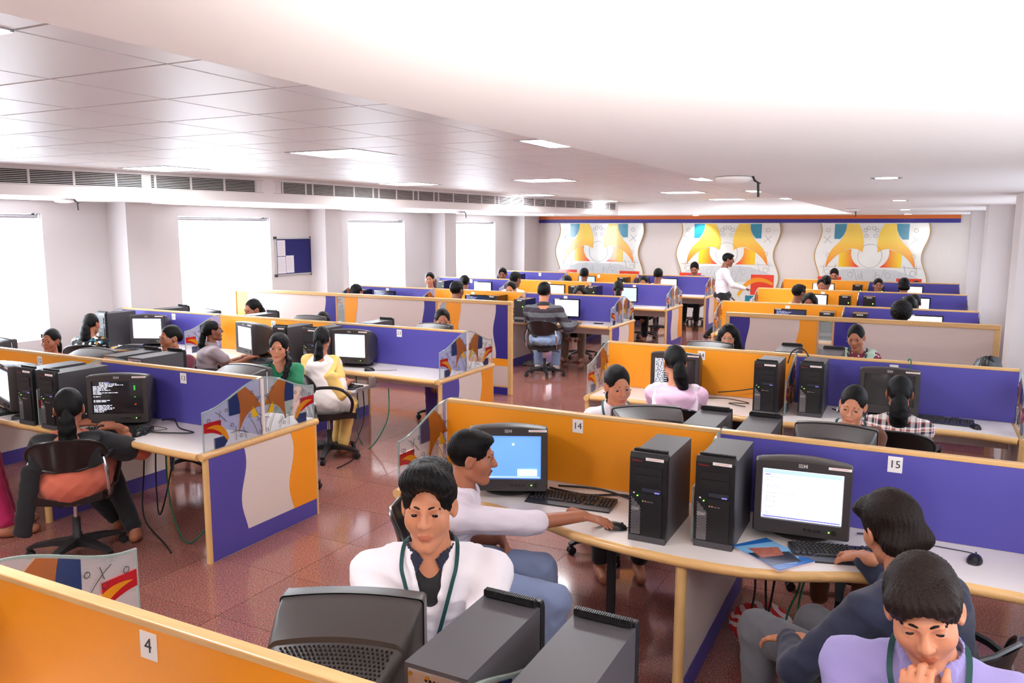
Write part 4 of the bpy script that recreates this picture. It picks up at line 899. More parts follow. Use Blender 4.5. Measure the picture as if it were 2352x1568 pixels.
for s_ in (-1, 1):
    arms[s_] = MB().tube(smooth_path([(s_*.215, -.17, .72), (s_*.25, -.08, .735), (s_*.27, .04, .725), (s_*.275, .13, .68), (s_*.265, .19, .58), (s_*.235, .16, .455), (s_*.19, .05, .43)]), .0155, 8).mesh('armrest', 'chair_black', True)
    arms[s_*2] = MB().tube(smooth_path([(s_*.215, -.17, .72), (s_*.235, -.18, .60), (s_*.23, -.16, .47), (s_*.19, -.08, .43)]), .012, 8).mesh('back_bracket', 'chrome', True)
CH_['mechanism'] = MB().box(-.08, .08, -.1, .1, .375, .41).mesh('mechanism', 'chair_base')
CH_['lever'] = MB().tube([(.05, 0, .39), (.2, .0, .385), (.24, -.01, .375)], .007, 6).mesh('lever', 'chair_base', True)
CH_['gas_lift'] = MB().lathe([(.014, .25), (.014, .38)], 12).mesh('gas_lift', 'chrome', True)
CH_['column'] = MB().lathe([(.03, .07), (.03, .16), (.026, .165), (.026, .27), (.001, .275)], 14).mesh('column', 'chair_base', True)
legm = MB().loft([[(x, sx*w, z+(h if sx2 else 0)) for sx, sx2 in ((-1, 0), (1, 0), (1, 1), (-1, 1))] for x, w, z, h in ((.02, .034, .075, .055), (.15, .028, .085, .035), (.27, .023, .075, .024), (.315, .02, .06, .018))]).mesh('base_leg', 'chair_base', True)
casm = MB().tube([(.30, -.022, .028), (.30, -.006, .028)], .028, 14).tube([(.30, .006, .028), (.30, .022, .028)], .028, 14).box(.29, .315, -.006, .006, .03, .075).mesh('castor', 'chair_base', True)
def chair(x, y, rot, label, spin=0.):
    t = thing('office_chair', label, 'chair', (x, y, 0), rot, 'black office chairs')
    for k, v in CH_.items(): put(k, v, t)
    for s_ in (-1, 1): put('armrest', arms[s_], t); put('back_bracket', arms[2*s_], t)
    for i in range(5):
        a = 2*PI*i/5+spin; l = put('base_leg', legm, t, (0, 0, 0), a); put('castor', casm, l)
    return t
# ================================================================== PEOPLE: implicit-surface toolkit
def _n(v): v = np.asarray(v, float); return v/(np.linalg.norm(v)+1e-12)
class Field:
    """distance field on a grid, built from rounded primitives, then meshed with surface nets"""
    def __init__(s, h): s.h = h; s.ops = []; s.lo = np.full(3, 1e9); s.hi = np.full(3, -1e9); s.noise = None
    def _op(s, kind, fn, lo, hi, k):
        lo = np.asarray(lo, float)-k; hi = np.asarray(hi, float)+k; s.ops.append((kind, fn, lo, hi, k))
        if kind == '+': s.lo = np.minimum(s.lo, lo); s.hi = np.maximum(s.hi, hi)
        return s
    def cone(s, a, b, ra, rb, k=.02, kind='+'):
        a = np.asarray(a, float); b = np.asarray(b, float); d = b-a; L = d@d+1e-12
        def fn(P):
            t = np.clip(((P-a)@d)/L, 0, 1); q = P-a-t[..., None]*d; return np.sqrt((q*q).sum(-1))-(ra+(rb-ra)*t)
        r = max(ra, rb); return s._op(kind, fn, np.minimum(a, b)-r, np.maximum(a, b)+r, k)
    def ell(s, c, r, k=.02, kind='+', R=None):
        c = np.asarray(c, float); r = np.asarray(r, float); R_ = np.eye(3) if R is None else np.asarray(R)
        def fn(P):
            q = (P-c)@R_; k0 = np.sqrt(((q/r)**2).sum(-1)); k1 = np.sqrt(((q/(r*r))**2).sum(-1))+1e-9; return k0*(k0-1)/k1
        m = float(r.max()) if R is not None else r; return s._op(kind, fn, c-m, c+m, k)
    def ecap(s, a, b, ra, rb, side, k=.03, kind='+'):
        """capsule of elliptic section; ra, rb = (lateral, depth) radii"""
        a = np.asarray(a, float); b = np.asarray(b, float); ax = b-a; L = np.linalg.norm(ax); ax = ax/L
        sd = _n(np.asarray(side)-ax*(np.asarray(side)@ax)); dp = np.cross(ax, sd)
        def fn(P):
            q = P-a; w = q@ax; t = np.clip(w/L, 0, 1); rx = ra[0]+(rb[0]-ra[0])*t; ry = ra[1]+(rb[1]-ra[1])*t; e = w-t*L; rm = np.minimum(rx, ry)
            return (np.sqrt(((q@sd)/rx)**2+((q@dp)/ry)**2+(e/rm)**2)-1)*rm
        r = max(ra+rb); return s._op(kind, fn, np.minimum(a, b)-r, np.maximum(a, b)+r, k)
    def half(s, p, n, k=.004):
        """remove everything on the side n of the plane through p"""
        p = np.asarray(p, float); n = _n(n); s.ops.append(('-', lambda P: -((P-p)@n), None, None, k)); return s
    def custom(s, kind, fn, lo=None, hi=None, k=.01):
        if lo is None: s.ops.append((kind, fn, None, None, k)); return s
        return s._op(kind, fn, lo, hi, k)
    def mesh(s):
        h = s.h; lo = s.lo-3*h; hi = s.hi+3*h; n = np.maximum(4, np.ceil((hi-lo)/h).astype(int)+1)
        ax = [lo[i]+h*np.arange(n[i]) for i in range(3)]
        F = np.full(n, 1.0)
        for kind, fn, a, b, k in s.ops:
            if a is None: sl = tuple(slice(0, n[i]) for i in range(3))
            else:
                i0 = np.clip(np.floor((a-lo)/h).astype(int)-2, 0, n-1); i1 = np.clip(np.ceil((b-lo)/h).astype(int)+3, 1, n)
                if (i1 <= i0).any(): continue
                sl = tuple(slice(i0[i], i1[i]) for i in range(3))
            P = np.stack(np.meshgrid(ax[0][sl[0]], ax[1][sl[1]], ax[2][sl[2]], indexing='ij'), -1)
            d = fn(P); f = F[sl]
            if kind == '+':
                t = np.clip(.5+.5*(d-f)/k, 0, 1); F[sl] = d*(1-t)+f*t-k*t*(1-t)
            else:
                d = -d; t = np.clip(.5-.5*(d-f)/k, 0, 1); F[sl] = d*(1-t)+f*t+k*t*(1-t)
        if s.noise:
            amp, fr, ph = s.noise; m = np.abs(F) < 3*h+abs(amp); idx = np.nonzero(m)
            P = np.stack([ax[i][idx[i]] for i in range(3)], -1); F[idx] += amp*fr(P, ph)
        return nets(F, lo, h)
EDG = [(0, 1), (2, 3), (4, 5), (6, 7), (0, 2), (1, 3), (4, 6), (5, 7), (0, 4), (1, 5), (2, 6), (3, 7)]
def nets(F, lo, h):
    S = F < 0; n = np.array(F.shape)
    off = np.array([(i, j, k) for i in (0, 1) for j in (0, 1) for k in (0, 1)])
    cnt = sum(S[o[0]:n[0]-1+o[0], o[1]:n[1]-1+o[1], o[2]:n[2]-1+o[2]].astype(np.int8) for o in off)
    act = np.argwhere((cnt > 0) & (cnt < 8))
    if not len(act): return np.zeros((0, 3)), np.zeros((0, 4), int)
    V = np.stack([F[act[:, 0]+o[0], act[:, 1]+o[1], act[:, 2]+o[2]] for o in off], 1)
    pos = np.zeros((len(act), 3)); c = np.zeros(len(act))
    for a, b in EDG:
        va, vb = V[:, a], V[:, b]; m = (va < 0) != (vb < 0); t = va/(va-vb+1e-20); p = off[a]+(off[b]-off[a])*t[:, None]; pos += np.where(m[:, None], p, 0); c += m
    pos = (act+pos/c[:, None])*h+lo
    idm = -np.ones(n-1, int); idm[act[:, 0], act[:, 1], act[:, 2]] = np.arange(len(act))
    Q = []
    for ax in range(3):
        u, v = (ax+1) % 3, (ax+2) % 3
        s0 = [slice(1, n[i]-1) for i in range(3)]; s0[ax] = slice(0, n[ax]-1); s1 = list(s0); s1[ax] = slice(1, n[ax])
        a, b = S[tuple(s0)], S[tuple(s1)]; w = np.argwhere(a != b); st = np.array([x.start for x in s0]); g = w+st; fl = a[w[:, 0], w[:, 1], w[:, 2]]
        def cell(du, dv):
            q = g.copy(); q[:, u] -= du; q[:, v] -= dv; return idm[q[:, 0], q[:, 1], q[:, 2]]
        q = np.stack([cell(1, 1), cell(0, 1), cell(0, 0), cell(1, 0)], 1); q[~fl] = q[~fl][:, ::-1]; Q.append(q)
    return pos, np.concatenate(Q)
def wrinkle(P, ph):
    x, y, z = P[:, 0], P[:, 1], P[:, 2]
    a = np.abs(np.sin(19*x+31*z+12*np.sin(5*y+ph)*.25+ph)); b = np.abs(np.sin(27*y-38*z+3*np.sin(9*x)+2*ph)); return 1.1*(a**.6-.75)+.9*(b**.6-.75)+.35*np.sin(90*z+40*x+ph)*np.sin(70*y-30*x)
def hairy(P, ph):
    x, y, z = P[:, 0], P[:, 1], P[:, 2]; a = np.arctan2(x, y+.02)
    return np.sin(42*a+9*np.sin(20*z+ph))+.7*np.sin(85*x+60*z+ph)*np.sin(70*y+3*ph)
def curly(P, ph):
    x, y, z = P[:, 0], P[:, 1], P[:, 2]
    return 1.3*np.sin(150*x+ph)*np.sin(140*y)*np.sin(160*z)+.6*np.sin(300*x)*np.sin(280*y+ph)*np.sin(290*z)
def npmesh(name, parts, mats, smooth=True):
    """parts: list of (verts, quads, material index or array)"""
    vs, fs, mi, o = [], [], [], 0
    for v, f, m in parts:
        if not len(f): continue
        vs.append(v); fs.append(f+o); o += len(v); mi.append(np.full(len(f), m) if np.isscalar(m) else m)
    vs = np.concatenate(vs); fs = np.concatenate(fs); mi = np.concatenate(mi)
    me = bpy.data.meshes.new(name); me.vertices.add(len(vs)); me.vertices.foreach_set('co', vs.ravel()); me.loops.add(len(fs)*4); me.loops.foreach_set('vertex_index', fs.ravel().astype(np.int32))
    me.polygons.add(len(fs)); me.polygons.foreach_set('loop_start', np.arange(0, len(fs)*4, 4, dtype=np.int32))
    try: me.polygons.foreach_set('loop_total', np.full(len(fs), 4, dtype=np.int32))
    except Exception: pass
    me.polygons.foreach_set('use_smooth', np.full(len(fs), smooth)); me.polygons.foreach_set('material_index', mi.astype(np.int32))
    for m in mats: me.materials.append(MATS[m])
    me.update(calc_edges=True); me.validate(); return me
def rotm(yaw, pitch=0., roll=0.):
    """local y looks along heading yaw (0 = +y, positive turns left), pitch>0 looks down, roll>0 tilts to the person's right"""
    cy, sy = math.cos(yaw), math.sin(yaw); Rz = np.array([[cy, -sy, 0], [sy, cy, 0], [0, 0, 1]])
    cp, sp_ = math.cos(-pitch), math.sin(-pitch); Rx = np.array([[1, 0, 0], [0, cp, -sp_], [0, sp_, cp]])
    cr, sr = math.cos(roll), math.sin(roll); Ry = np.array([[cr, 0, sr], [0, 1, 0], [-sr, 0, cr]]); return Rz@Rx@Ry
# ---- head templates (origin between the ears, y forward)
def head_template(h, fem, lids=.0026):
    F = Field(h); w = .94 if fem else 1.
    F.ell((0, -.015, .028), (.076*w, .096, .09)); F.ell((0, .026, -.038), (.057*w, .066, .082), .03); F.cone((0, .062, -.106), (0, .07, -.107), .021*w, .018*w, .022)
    for sx in (-1, 1):
        F.ell((sx*.04*w, .05, -.03), (.026, .03, .03), .025); F.cone((sx*.047*w, -.005, -.072), (sx*.014, .06, -.106), .016, .013, .028)
    F.cone((-.034, .084, .021), (.034, .084, .021), .0085, .0085, .02)
    F.cone((0, .086, .016), (0, .108, -.026), .0075, .0115 if fem else .0125, .012)
    for sx in (-1, 1): F.ell((sx*.012, .1, -.03), (.0085, .0095, .0075), .008)
    for sx in (-1, 1): F.ell((sx*.0315, .1, .002), (.019, .016, .0125), .012, '-')
    for sx in (-1, 1):
        c = np.array((sx*.0315, .074, .002))
        def lid(P, c=c):
            d = np.sqrt(((P-c)**2).sum(-1))-.0165; q = (P-c); return np.maximum(d, np.minimum((lids-(q[..., 2]))*.9, (q[..., 2]+.0075)*.9))
        F.custom('+', lid, c-.02, c+.02, .004)
    F.cone((-.018, .0845, -.0655), (.018, .0845, -.0655), .0042, .0042, .007); F.cone((0, .0905, -.0645), (0, .0905, -.065), .0045, .0045, .008); F.cone((-.012, .0865, -.0745), (.012, .0865, -.0745), .0055, .0055, .008)
    F.cone((-.021, .0965, -.0698), (.021, .0965, -.0698), .0022, .0022, .003, '-')
    for sx in (-1, 1):
        a = .35*sx; Rr = np.array([[math.cos(a), -math.sin(a), 0], [math.sin(a), math.cos(a), 0], [0, 0, 1]])
        F.ell((sx*.079*w, -.008, -.008), (.009, .021, .032), .008, '+', Rr); F.ell((sx*.086*w, .0, -.006), (.007, .011, .018), .005, '-', Rr)
    F.cone((0, -.028, -.06), (0, -.04, -.17), .046 if fem else .052, .048 if fem else .057, .02)
    v, f = F.mesh(); c = v[f].mean(1)
    mi = np.zeros(len(f), int)
    lip = (((c[:, 0])/.0235)**2+((c[:, 2]+.0698)/.0098)**2 < 1) & (c[:, 1] > .076); mi[lip] = 1
    return v, f, mi
HEADS = {(fem, fine): head_template(.0042 if fine else .0085, fem) for fem in (0, 1) for fine in (0, 1)}
# ---- hair templates
def hair_template(style, h):
    F = Field(h); fem = style in ('tied', 'parted', 'loose')
    if style in ('short', 'crop'):
        F.ell((0, -.02, .034), (.083, .103, .096), .02); F.ell((0, .03, .085), (.062, .06, .03), .03)
        F.ell((0, .106, -.034), (.07, .072, .116), .006, '-'); F.half((0, -.06, -.075), (0, .25, -1)); F.custom('-', lambda P: np.maximum(np.maximum(np.abs(P[..., 1]+.0)-.022, P[..., 2]-.016), -(P[..., 2]+.06)), k=.006)
    elif style == 'quiff':
        F.ell((0, -.02, .036), (.086, .106, .1), .02); F.ell((.005, .045, .105), (.066, .062, .042), .03); F.ell((-.045, .05, .085), (.04, .045, .035), .02); F.ell((.045, .045, .088), (.038, .045, .035), .02); F.ell((0, -.03, .11), (.07, .07, .035), .02)
        F.ell((0, .108, -.031), (.072, .074, .117), .006, '-'); F.half((0, -.06, -.07), (0, .25, -1)); F.custom('-', lambda P: np.maximum(np.maximum(np.abs(P[..., 1]+.002)-.022, P[..., 2]-.016), -(P[..., 2]+.06)), k=.006)
    elif style in ('mop', 'long'):
        F.ell((0, -.02, .036), (.087, .105, .1), .02); F.ell((.02, .058, .066), (.062, .048, .04), .03); F.ell((-.03, .055, .07), (.05, .048, .035), .02)
        F.cone((-.045, -.078, -.03), (.045, -.078, -.03), .042, .042, .03)
        if style == 'long': F.cone((-.045, -.092, -.07), (.045, -.092, -.07), .038, .038, .03); F.ell((.07, -.05, -.05), (.03, .05, .045), .02); F.ell((-.07, -.05, -.05), (.03, .05, .045), .02)
        F.ell((0, .112, -.045), (.072, .074, .105), .006, '-'); F.half((0, -.06, -.115 if style == 'long' else -.085), (0, .2, -1))
    elif style == 'curly':
        F.ell((0, -.025, .045), (.105, .12, .112), .02); F.ell((0, .03, .1), (.085, .07, .045), .03); F.ell((0, .115, -.05), (.07, .07, .11), .006, '-'); F.half((0, -.06, -.09), (0, .2, -1))
    elif style == 'tied':
        F.ell((0, -.02, .034), (.0785, .101, .095), .02); F.ell((0, -.095, .0), (.055, .035, .05), .03)
        F.ell((0, .104, -.028), (.069, .074, .114), .006, '-'); F.half((0, -.05, -.075), (0, .35, -1)); F.custom('-', lambda P: np.maximum(np.maximum(np.abs(P[..., 1])-.02, P[..., 2]-.014), -(P[..., 2]+.06)), k=.006)
    elif style == 'parted':
        F.ell((-.012, -.02, .034), (.075, .101, .095), .012); F.ell((.012, -.02, .034), (.075, .101, .095), .006); F.ell((0, -.08, -.02), (.065, .045, .07), .03)
        F.ell((0, .106, -.036), (.066, .073, .118), .006, '-'); F.half((0, -.05, -.10), (0, .3, -1))
    elif style == 'loose':
        F.ell((0, -.02, .034), (.083, .104, .097), .02)
        for sx in (-1, 1): F.ecap((sx*.065, -.02, .03), (sx*.09, -.03, -.17), (.03, .055), (.035, .05), (1, 0, 0), .03)
        F.ecap((0, -.075, .02), (0, -.09, -.2), (.085, .04), (.095, .035), (1, 0, 0), .03); F.ell((0, .106, -.045), (.062, .078, .125), .006, '-')
    elif style == 'wild':
        F.ell((0, -.022, .034), (.088, .106, .099), .02)
        for sx in (-1, 1): F.ecap((sx*.075, -.02, .03), (sx*.105, -.03, -.13), (.035, .055), (.045, .06), (1, 0, 0), .03)
        F.ecap((0, -.075, .02), (0, -.09, -.15), (.1, .05), (.115, .05), (1, 0, 0), .03); F.ell((0, .106, -.04), (.066, .075, .118), .006, '-')
    F.noise = (.0010 if fem else .0016, curly if style in ('curly', 'wild') else hairy, .7)
    if style == 'curly': F.noise = (.006, curly, .7)
    return F.mesh()
_HT = {}
def hairT(style, fine):
    k = (style, fine)
    if k not in _HT: _HT[k] = hair_template(style, .0045 if fine else .008)
    return _HT[k]
# ---- eyes and brows (meshes shared by everyone)
def eye_mesh():
    vs, fs, mi = [], [], []
    n, m_ = 14, 10
    for i in range(m_+1):
        a = PI*i/m_
        for j in range(n): q = 2*PI*j/n; vs.append((.0155*math.sin(a)*math.cos(q), .0155*math.cos(a), .0155*math.sin(a)*math.sin(q)))
    for i in range(m_):
        for j in range(n): fs.append((i*n+j, i*n+(j+1) % n, (i+1)*n+(j+1) % n, (i+1)*n+j)); mi.append(2 if i < 1 else (1 if i < 2 else 0))
    return npmesh('eye', [(np.array(vs), np.array(fs)[:, ::-1], np.array(mi))], ['eye_white', 'eye_iris', 'eye_pupil'])
mat('eye_white', (176, 164, 156), .25); mat('eye_iris', (40, 24, 18), .15); mat('eye_pupil', (8, 6, 6), .1)
mat('hair_black', (12, 10, 10), .38, bump=(260, .5, (1, 1, .2)), spec=.16); mat('hair_brown', (30, 19, 15), .42, bump=(260, .5, (1, 1, .2)), spec=.14)
EYE = eye_mesh()
BROW = {}
for fem in (0, 1):
    for sx in (-1, 1):
        r = .002 if fem else .0031
        pts = [(sx*(.0125+.035*t), .0925-.013*t*t-.004*t, .0232+.0045*math.sin(PI*min(1, t*1.1))-.0045*t*t) for t in [i/8 for i in range(9)]]
        BROW[(fem, sx)] = MB().tube(pts, [r*(.7+.6*math.sin(PI*(.15+.8*i/8))) for i in range(9)], 6).mesh('eyebrow', 'hair_black', True)
STACHE = MB().tube([(x, .0925+.004*math.cos(x*60)-.25*abs(x)**1.2, -.0575-.12*abs(x)) for x in [-.024+.048*i/8 for i in range(9)]], [.001, .0018, .0024, .0026, .002, .0026, .0024, .0018, .001], 6).mesh('moustache', 'hair_black', True)
# ---- hands (wrist at origin, fingers along +y, palm facing -z, thumb on +x side for the left hand)
def hand_template(h, bends, spread=.06, thumb=(.6, .5, .2)):
    F = Field(h)
    F.ecap((0, -.01, 0), (.004, .075, -.002), (.028, .017), (.04, .014), (1, 0, 0), .012)
    for i, (x, L) in enumerate(((.028, .07), (.009, .078), (-.011, .073), (-.029, .058))):
        a = (1.5-i)*spread; p = np.array((x, .082-.006*abs(i-1), 0)); ang = 0; seg = (L*.46, L*.30, L*.24); r = .0092 if i < 3 else .008
        b = bends[i] if isinstance(bends[0], (tuple, list)) else bends
        for q, l in enumerate(seg):
            ang += b[q]; d = np.array((math.sin(a)*math.cos(ang), math.cos(a)*math.cos(ang), -math.sin(ang))); F.cone(p, p+d*l, r*(1-.08*q), r*(.94-.1*q), .006); p = p+d*l
    p = np.array((.026, .018, -.006)); ang = 0
    for q, (l, r) in enumerate(((.042, .0135), (.032, .0105), (.024, .009))):
        yaw_ = thumb[0]-thumb[1]*q*.5; d = np.array((math.sin(yaw_)*math.cos(thumb[2]*(q+1)), math.cos(yaw_)*math.cos(thumb[2]*(q+1)), -math.sin(thumb[2]*(q+1)))); F.cone(p, p+d*l, r, r*.88, .01); p = p+d*l
    F.cone((0, -.06, 0), (0, 0, 0), .0275, .026, .012)
    return F.mesh()
HANDS = {'type': ((.25, .35, .3),), 'mouse': ((.12, .3, .25),), 'relax': ((.35, .45, .35),), 'curl': ((.9, 1.0, .5),), 'flat': ((.05, .1, .1),)}
HANDT = {}
def handT(k, fine):
    if (k, fine) not in HANDT: HANDT[(k, fine)] = hand_template(.0042 if fine else .007, HANDS[k][0])
    return HANDT[(k, fine)]
def ik(a, c, l1, l2, pole):
    a = np.asarray(a, float); c = np.asarray(c, float); d = c-a; L = np.linalg.norm(d); L2 = min(L, (l1+l2)*.995); d = d/L; c = a+d*L2
    x = (l1*l1-l2*l2+L2*L2)/(2*L2); hh = math.sqrt(max(1e-6, l1*l1-x*x)); p = np.asarray(pole, float); p = _n(p-d*(p@d)); return a+d*x+p*hh, c
SKIN = {'a': (198, 132, 98), 'b': (170, 106, 76), 'c': (140, 84, 60), 'd': (214, 150, 116)}
for k, c in SKIN.items():
    m = mat('skin_'+k, c, .5, noise=(30, .06)); m.node_tree.nodes['Principled BSDF'].inputs['Subsurface Weight'].default_value = .12; m.node_tree.nodes['Principled BSDF'].inputs['Subsurface Radius'].default_value = (.02, .008, .004)
    mat('lips_'+k, tuple(int(a*b) for a, b in zip(c, (.9, .76, .76))), .4)
def cloth(name, rgb, **k): return mat(name, rgb, .85, bump=(350, .15), sheen=.15, **k)
# ================================================================== PEOPLE: builder
def pattern(name, kind, cols, scale=10, rough=.85):
    m = bpy.data.materials.new(name); m.use_nodes = True; MATS[name] = m; nt = m.node_tree; bs = nt.nodes['Principled BSDF']; bs.inputs['Roughness'].default_value = rough
    tc = nt.nodes.new('ShaderNodeTexCoord'); rp = nt.nodes.new('ShaderNodeValToRGB'); rp.color_ramp.interpolation = 'CONSTANT'; el = rp.color_ramp.elements
    for i, (p, c) in enumerate(cols):
        e = el[i] if i < 2 else el.new(p)
        e.position = p; e.color = (*lin(c), 1)
    if kind == 'stripe':
        sx = nt.nodes.new('ShaderNodeSeparateXYZ'); mm = nt.nodes.new('ShaderNodeMath'); mm.operation = 'MULTIPLY'; mm.inputs[1].default_value = scale; fr = nt.nodes.new('ShaderNodeMath'); fr.operation = 'FRACT'
        nt.links.new(tc.outputs['Object'], sx.inputs[0]); nt.links.new(sx.outputs[2], mm.inputs[0]); nt.links.new(mm.outputs[0], fr.inputs[0]); nt.links.new(fr.outputs[0], rp.inputs[0])
    elif kind == 'plaid':
        sx = nt.nodes.new('ShaderNodeSeparateXYZ'); nt.links.new(tc.outputs['Object'], sx.inputs[0]); outs = []
        for ch, sc in ((0, scale), (2, scale*.9)):
            mm = nt.nodes.new('ShaderNodeMath'); mm.operation = 'MULTIPLY'; mm.inputs[1].default_value = sc; fr = nt.nodes.new('ShaderNodeMath'); fr.operation = 'FRACT'; nt.links.new(sx.outputs[ch], mm.inputs[0]); nt.links.new(mm.outputs[0], fr.inputs[0])
            r2 = nt.nodes.new('ShaderNodeValToRGB'); r2.color_ramp.interpolation = 'CONSTANT'
            for i, (p, c) in enumerate(cols):
                e = r2.color_ramp.elements[i] if i < 2 else r2.color_ramp.elements.new(p)
                e.position = p; e.color = (*lin(c), 1)
            nt.links.new(fr.outputs[0], r2.inputs[0]); outs.append(r2)
        mx = nt.nodes.new('ShaderNodeMix'); mx.data_type = 'RGBA'; mx.inputs['Factor'].default_value = .5; nt.links.new(outs[0].outputs[0], mx.inputs['A']); nt.links.new(outs[1].outputs[0], mx.inputs['B']); nt.links.new(mx.outputs['Result'], bs.inputs['Base Color']); return
    else:
        vo = nt.nodes.new('ShaderNodeTexVoronoi'); vo.inputs['Scale'].default_value = scale; nt.links.new(tc.outputs['Object'], vo.inputs['Vector'])
        if kind == 'dots': nt.links.new(vo.outputs['Distance'], rp.inputs[0])
        else:
            sp_ = nt.nodes.new('ShaderNodeSeparateColor'); nt.links.new(vo.outputs['Color'], sp_.inputs[0]); nt.links.new(sp_.outputs[0], rp.inputs[0])
    nt.links.new(rp.outputs[0], bs.inputs['Base Color'])
pattern('stripe_sweater', 'stripe', [(0, (50, 40, 50)), (.5, (98, 100, 104))], 7.2)
pattern('plaid_shirt', 'plaid', [(0, (236, 226, 220)), (.18, (40, 44, 78)), (.34, (236, 222, 214)), (.42, (200, 80, 50)), (.5, (240, 230, 226)), (.62, (30, 34, 48)), (.82, (150, 60, 60)), (.9, (240, 230, 224))], 11)
pattern('print_blouse', 'cells', [(0, (20, 20, 24)), (.35, (230, 228, 220)), (.5, (30, 120, 150)), (.65, (22, 22, 26)), (.85, (170, 120, 60))], 34)
pattern('dot_kurta', 'dots', [(0, (238, 226, 228)), (.3, (132, 44, 70))], 34)
pattern('dark_print', 'cells', [(0, (34, 44, 34)), (.5, (70, 30, 50)), (.7, (30, 30, 34))], 40)
for nm, c in dict(c_white=(238, 234, 240), c_offwhite=(224, 214, 224), c_navy=(30, 34, 58), c_lav=(148, 138, 192), c_rust=(196, 98, 74), c_black=(24, 23, 27), c_green=(16, 112, 74), c_grey=(158, 144, 150), c_yellow=(240, 196, 112), c_cream=(226, 214, 208), c_pink=(240, 196, 222), c_pinkw=(246, 228, 238), c_brown=(104, 60, 34), c_maroon=(110, 40, 60), c_jeans=(124, 138, 172), c_ljeans=(150, 176, 214), c_gjeans=(92, 92, 98), c_orange=(240, 150, 40), c_blue=(82, 100, 200), c_sky=(180, 200, 236), c_teal=(40, 150, 120), c_purple=(92, 66, 150), c_magenta=(178, 20, 84), c_charcoal=(46, 46, 52), c_lgreen=(190, 214, 192), c_khaki=(130, 112, 94)).items(): cloth(nm, c)
mat('sock', (225, 205, 205), .9); mat('lanyard', (20, 70, 70), .6); mat('belt', (150, 64, 40), .5); mat('shoe_black', (26, 25, 27), .5)
PEOPLE = []
def hpx(cx, yt, yc, Y, s=None):
    c = atY(cx, yt*.49+yc*.51, Y); z = pj(c)[2]; sc = (yc-yt)/(FPX/z)/.252
    return c, (s or max(.92, min(1.2, sc)))
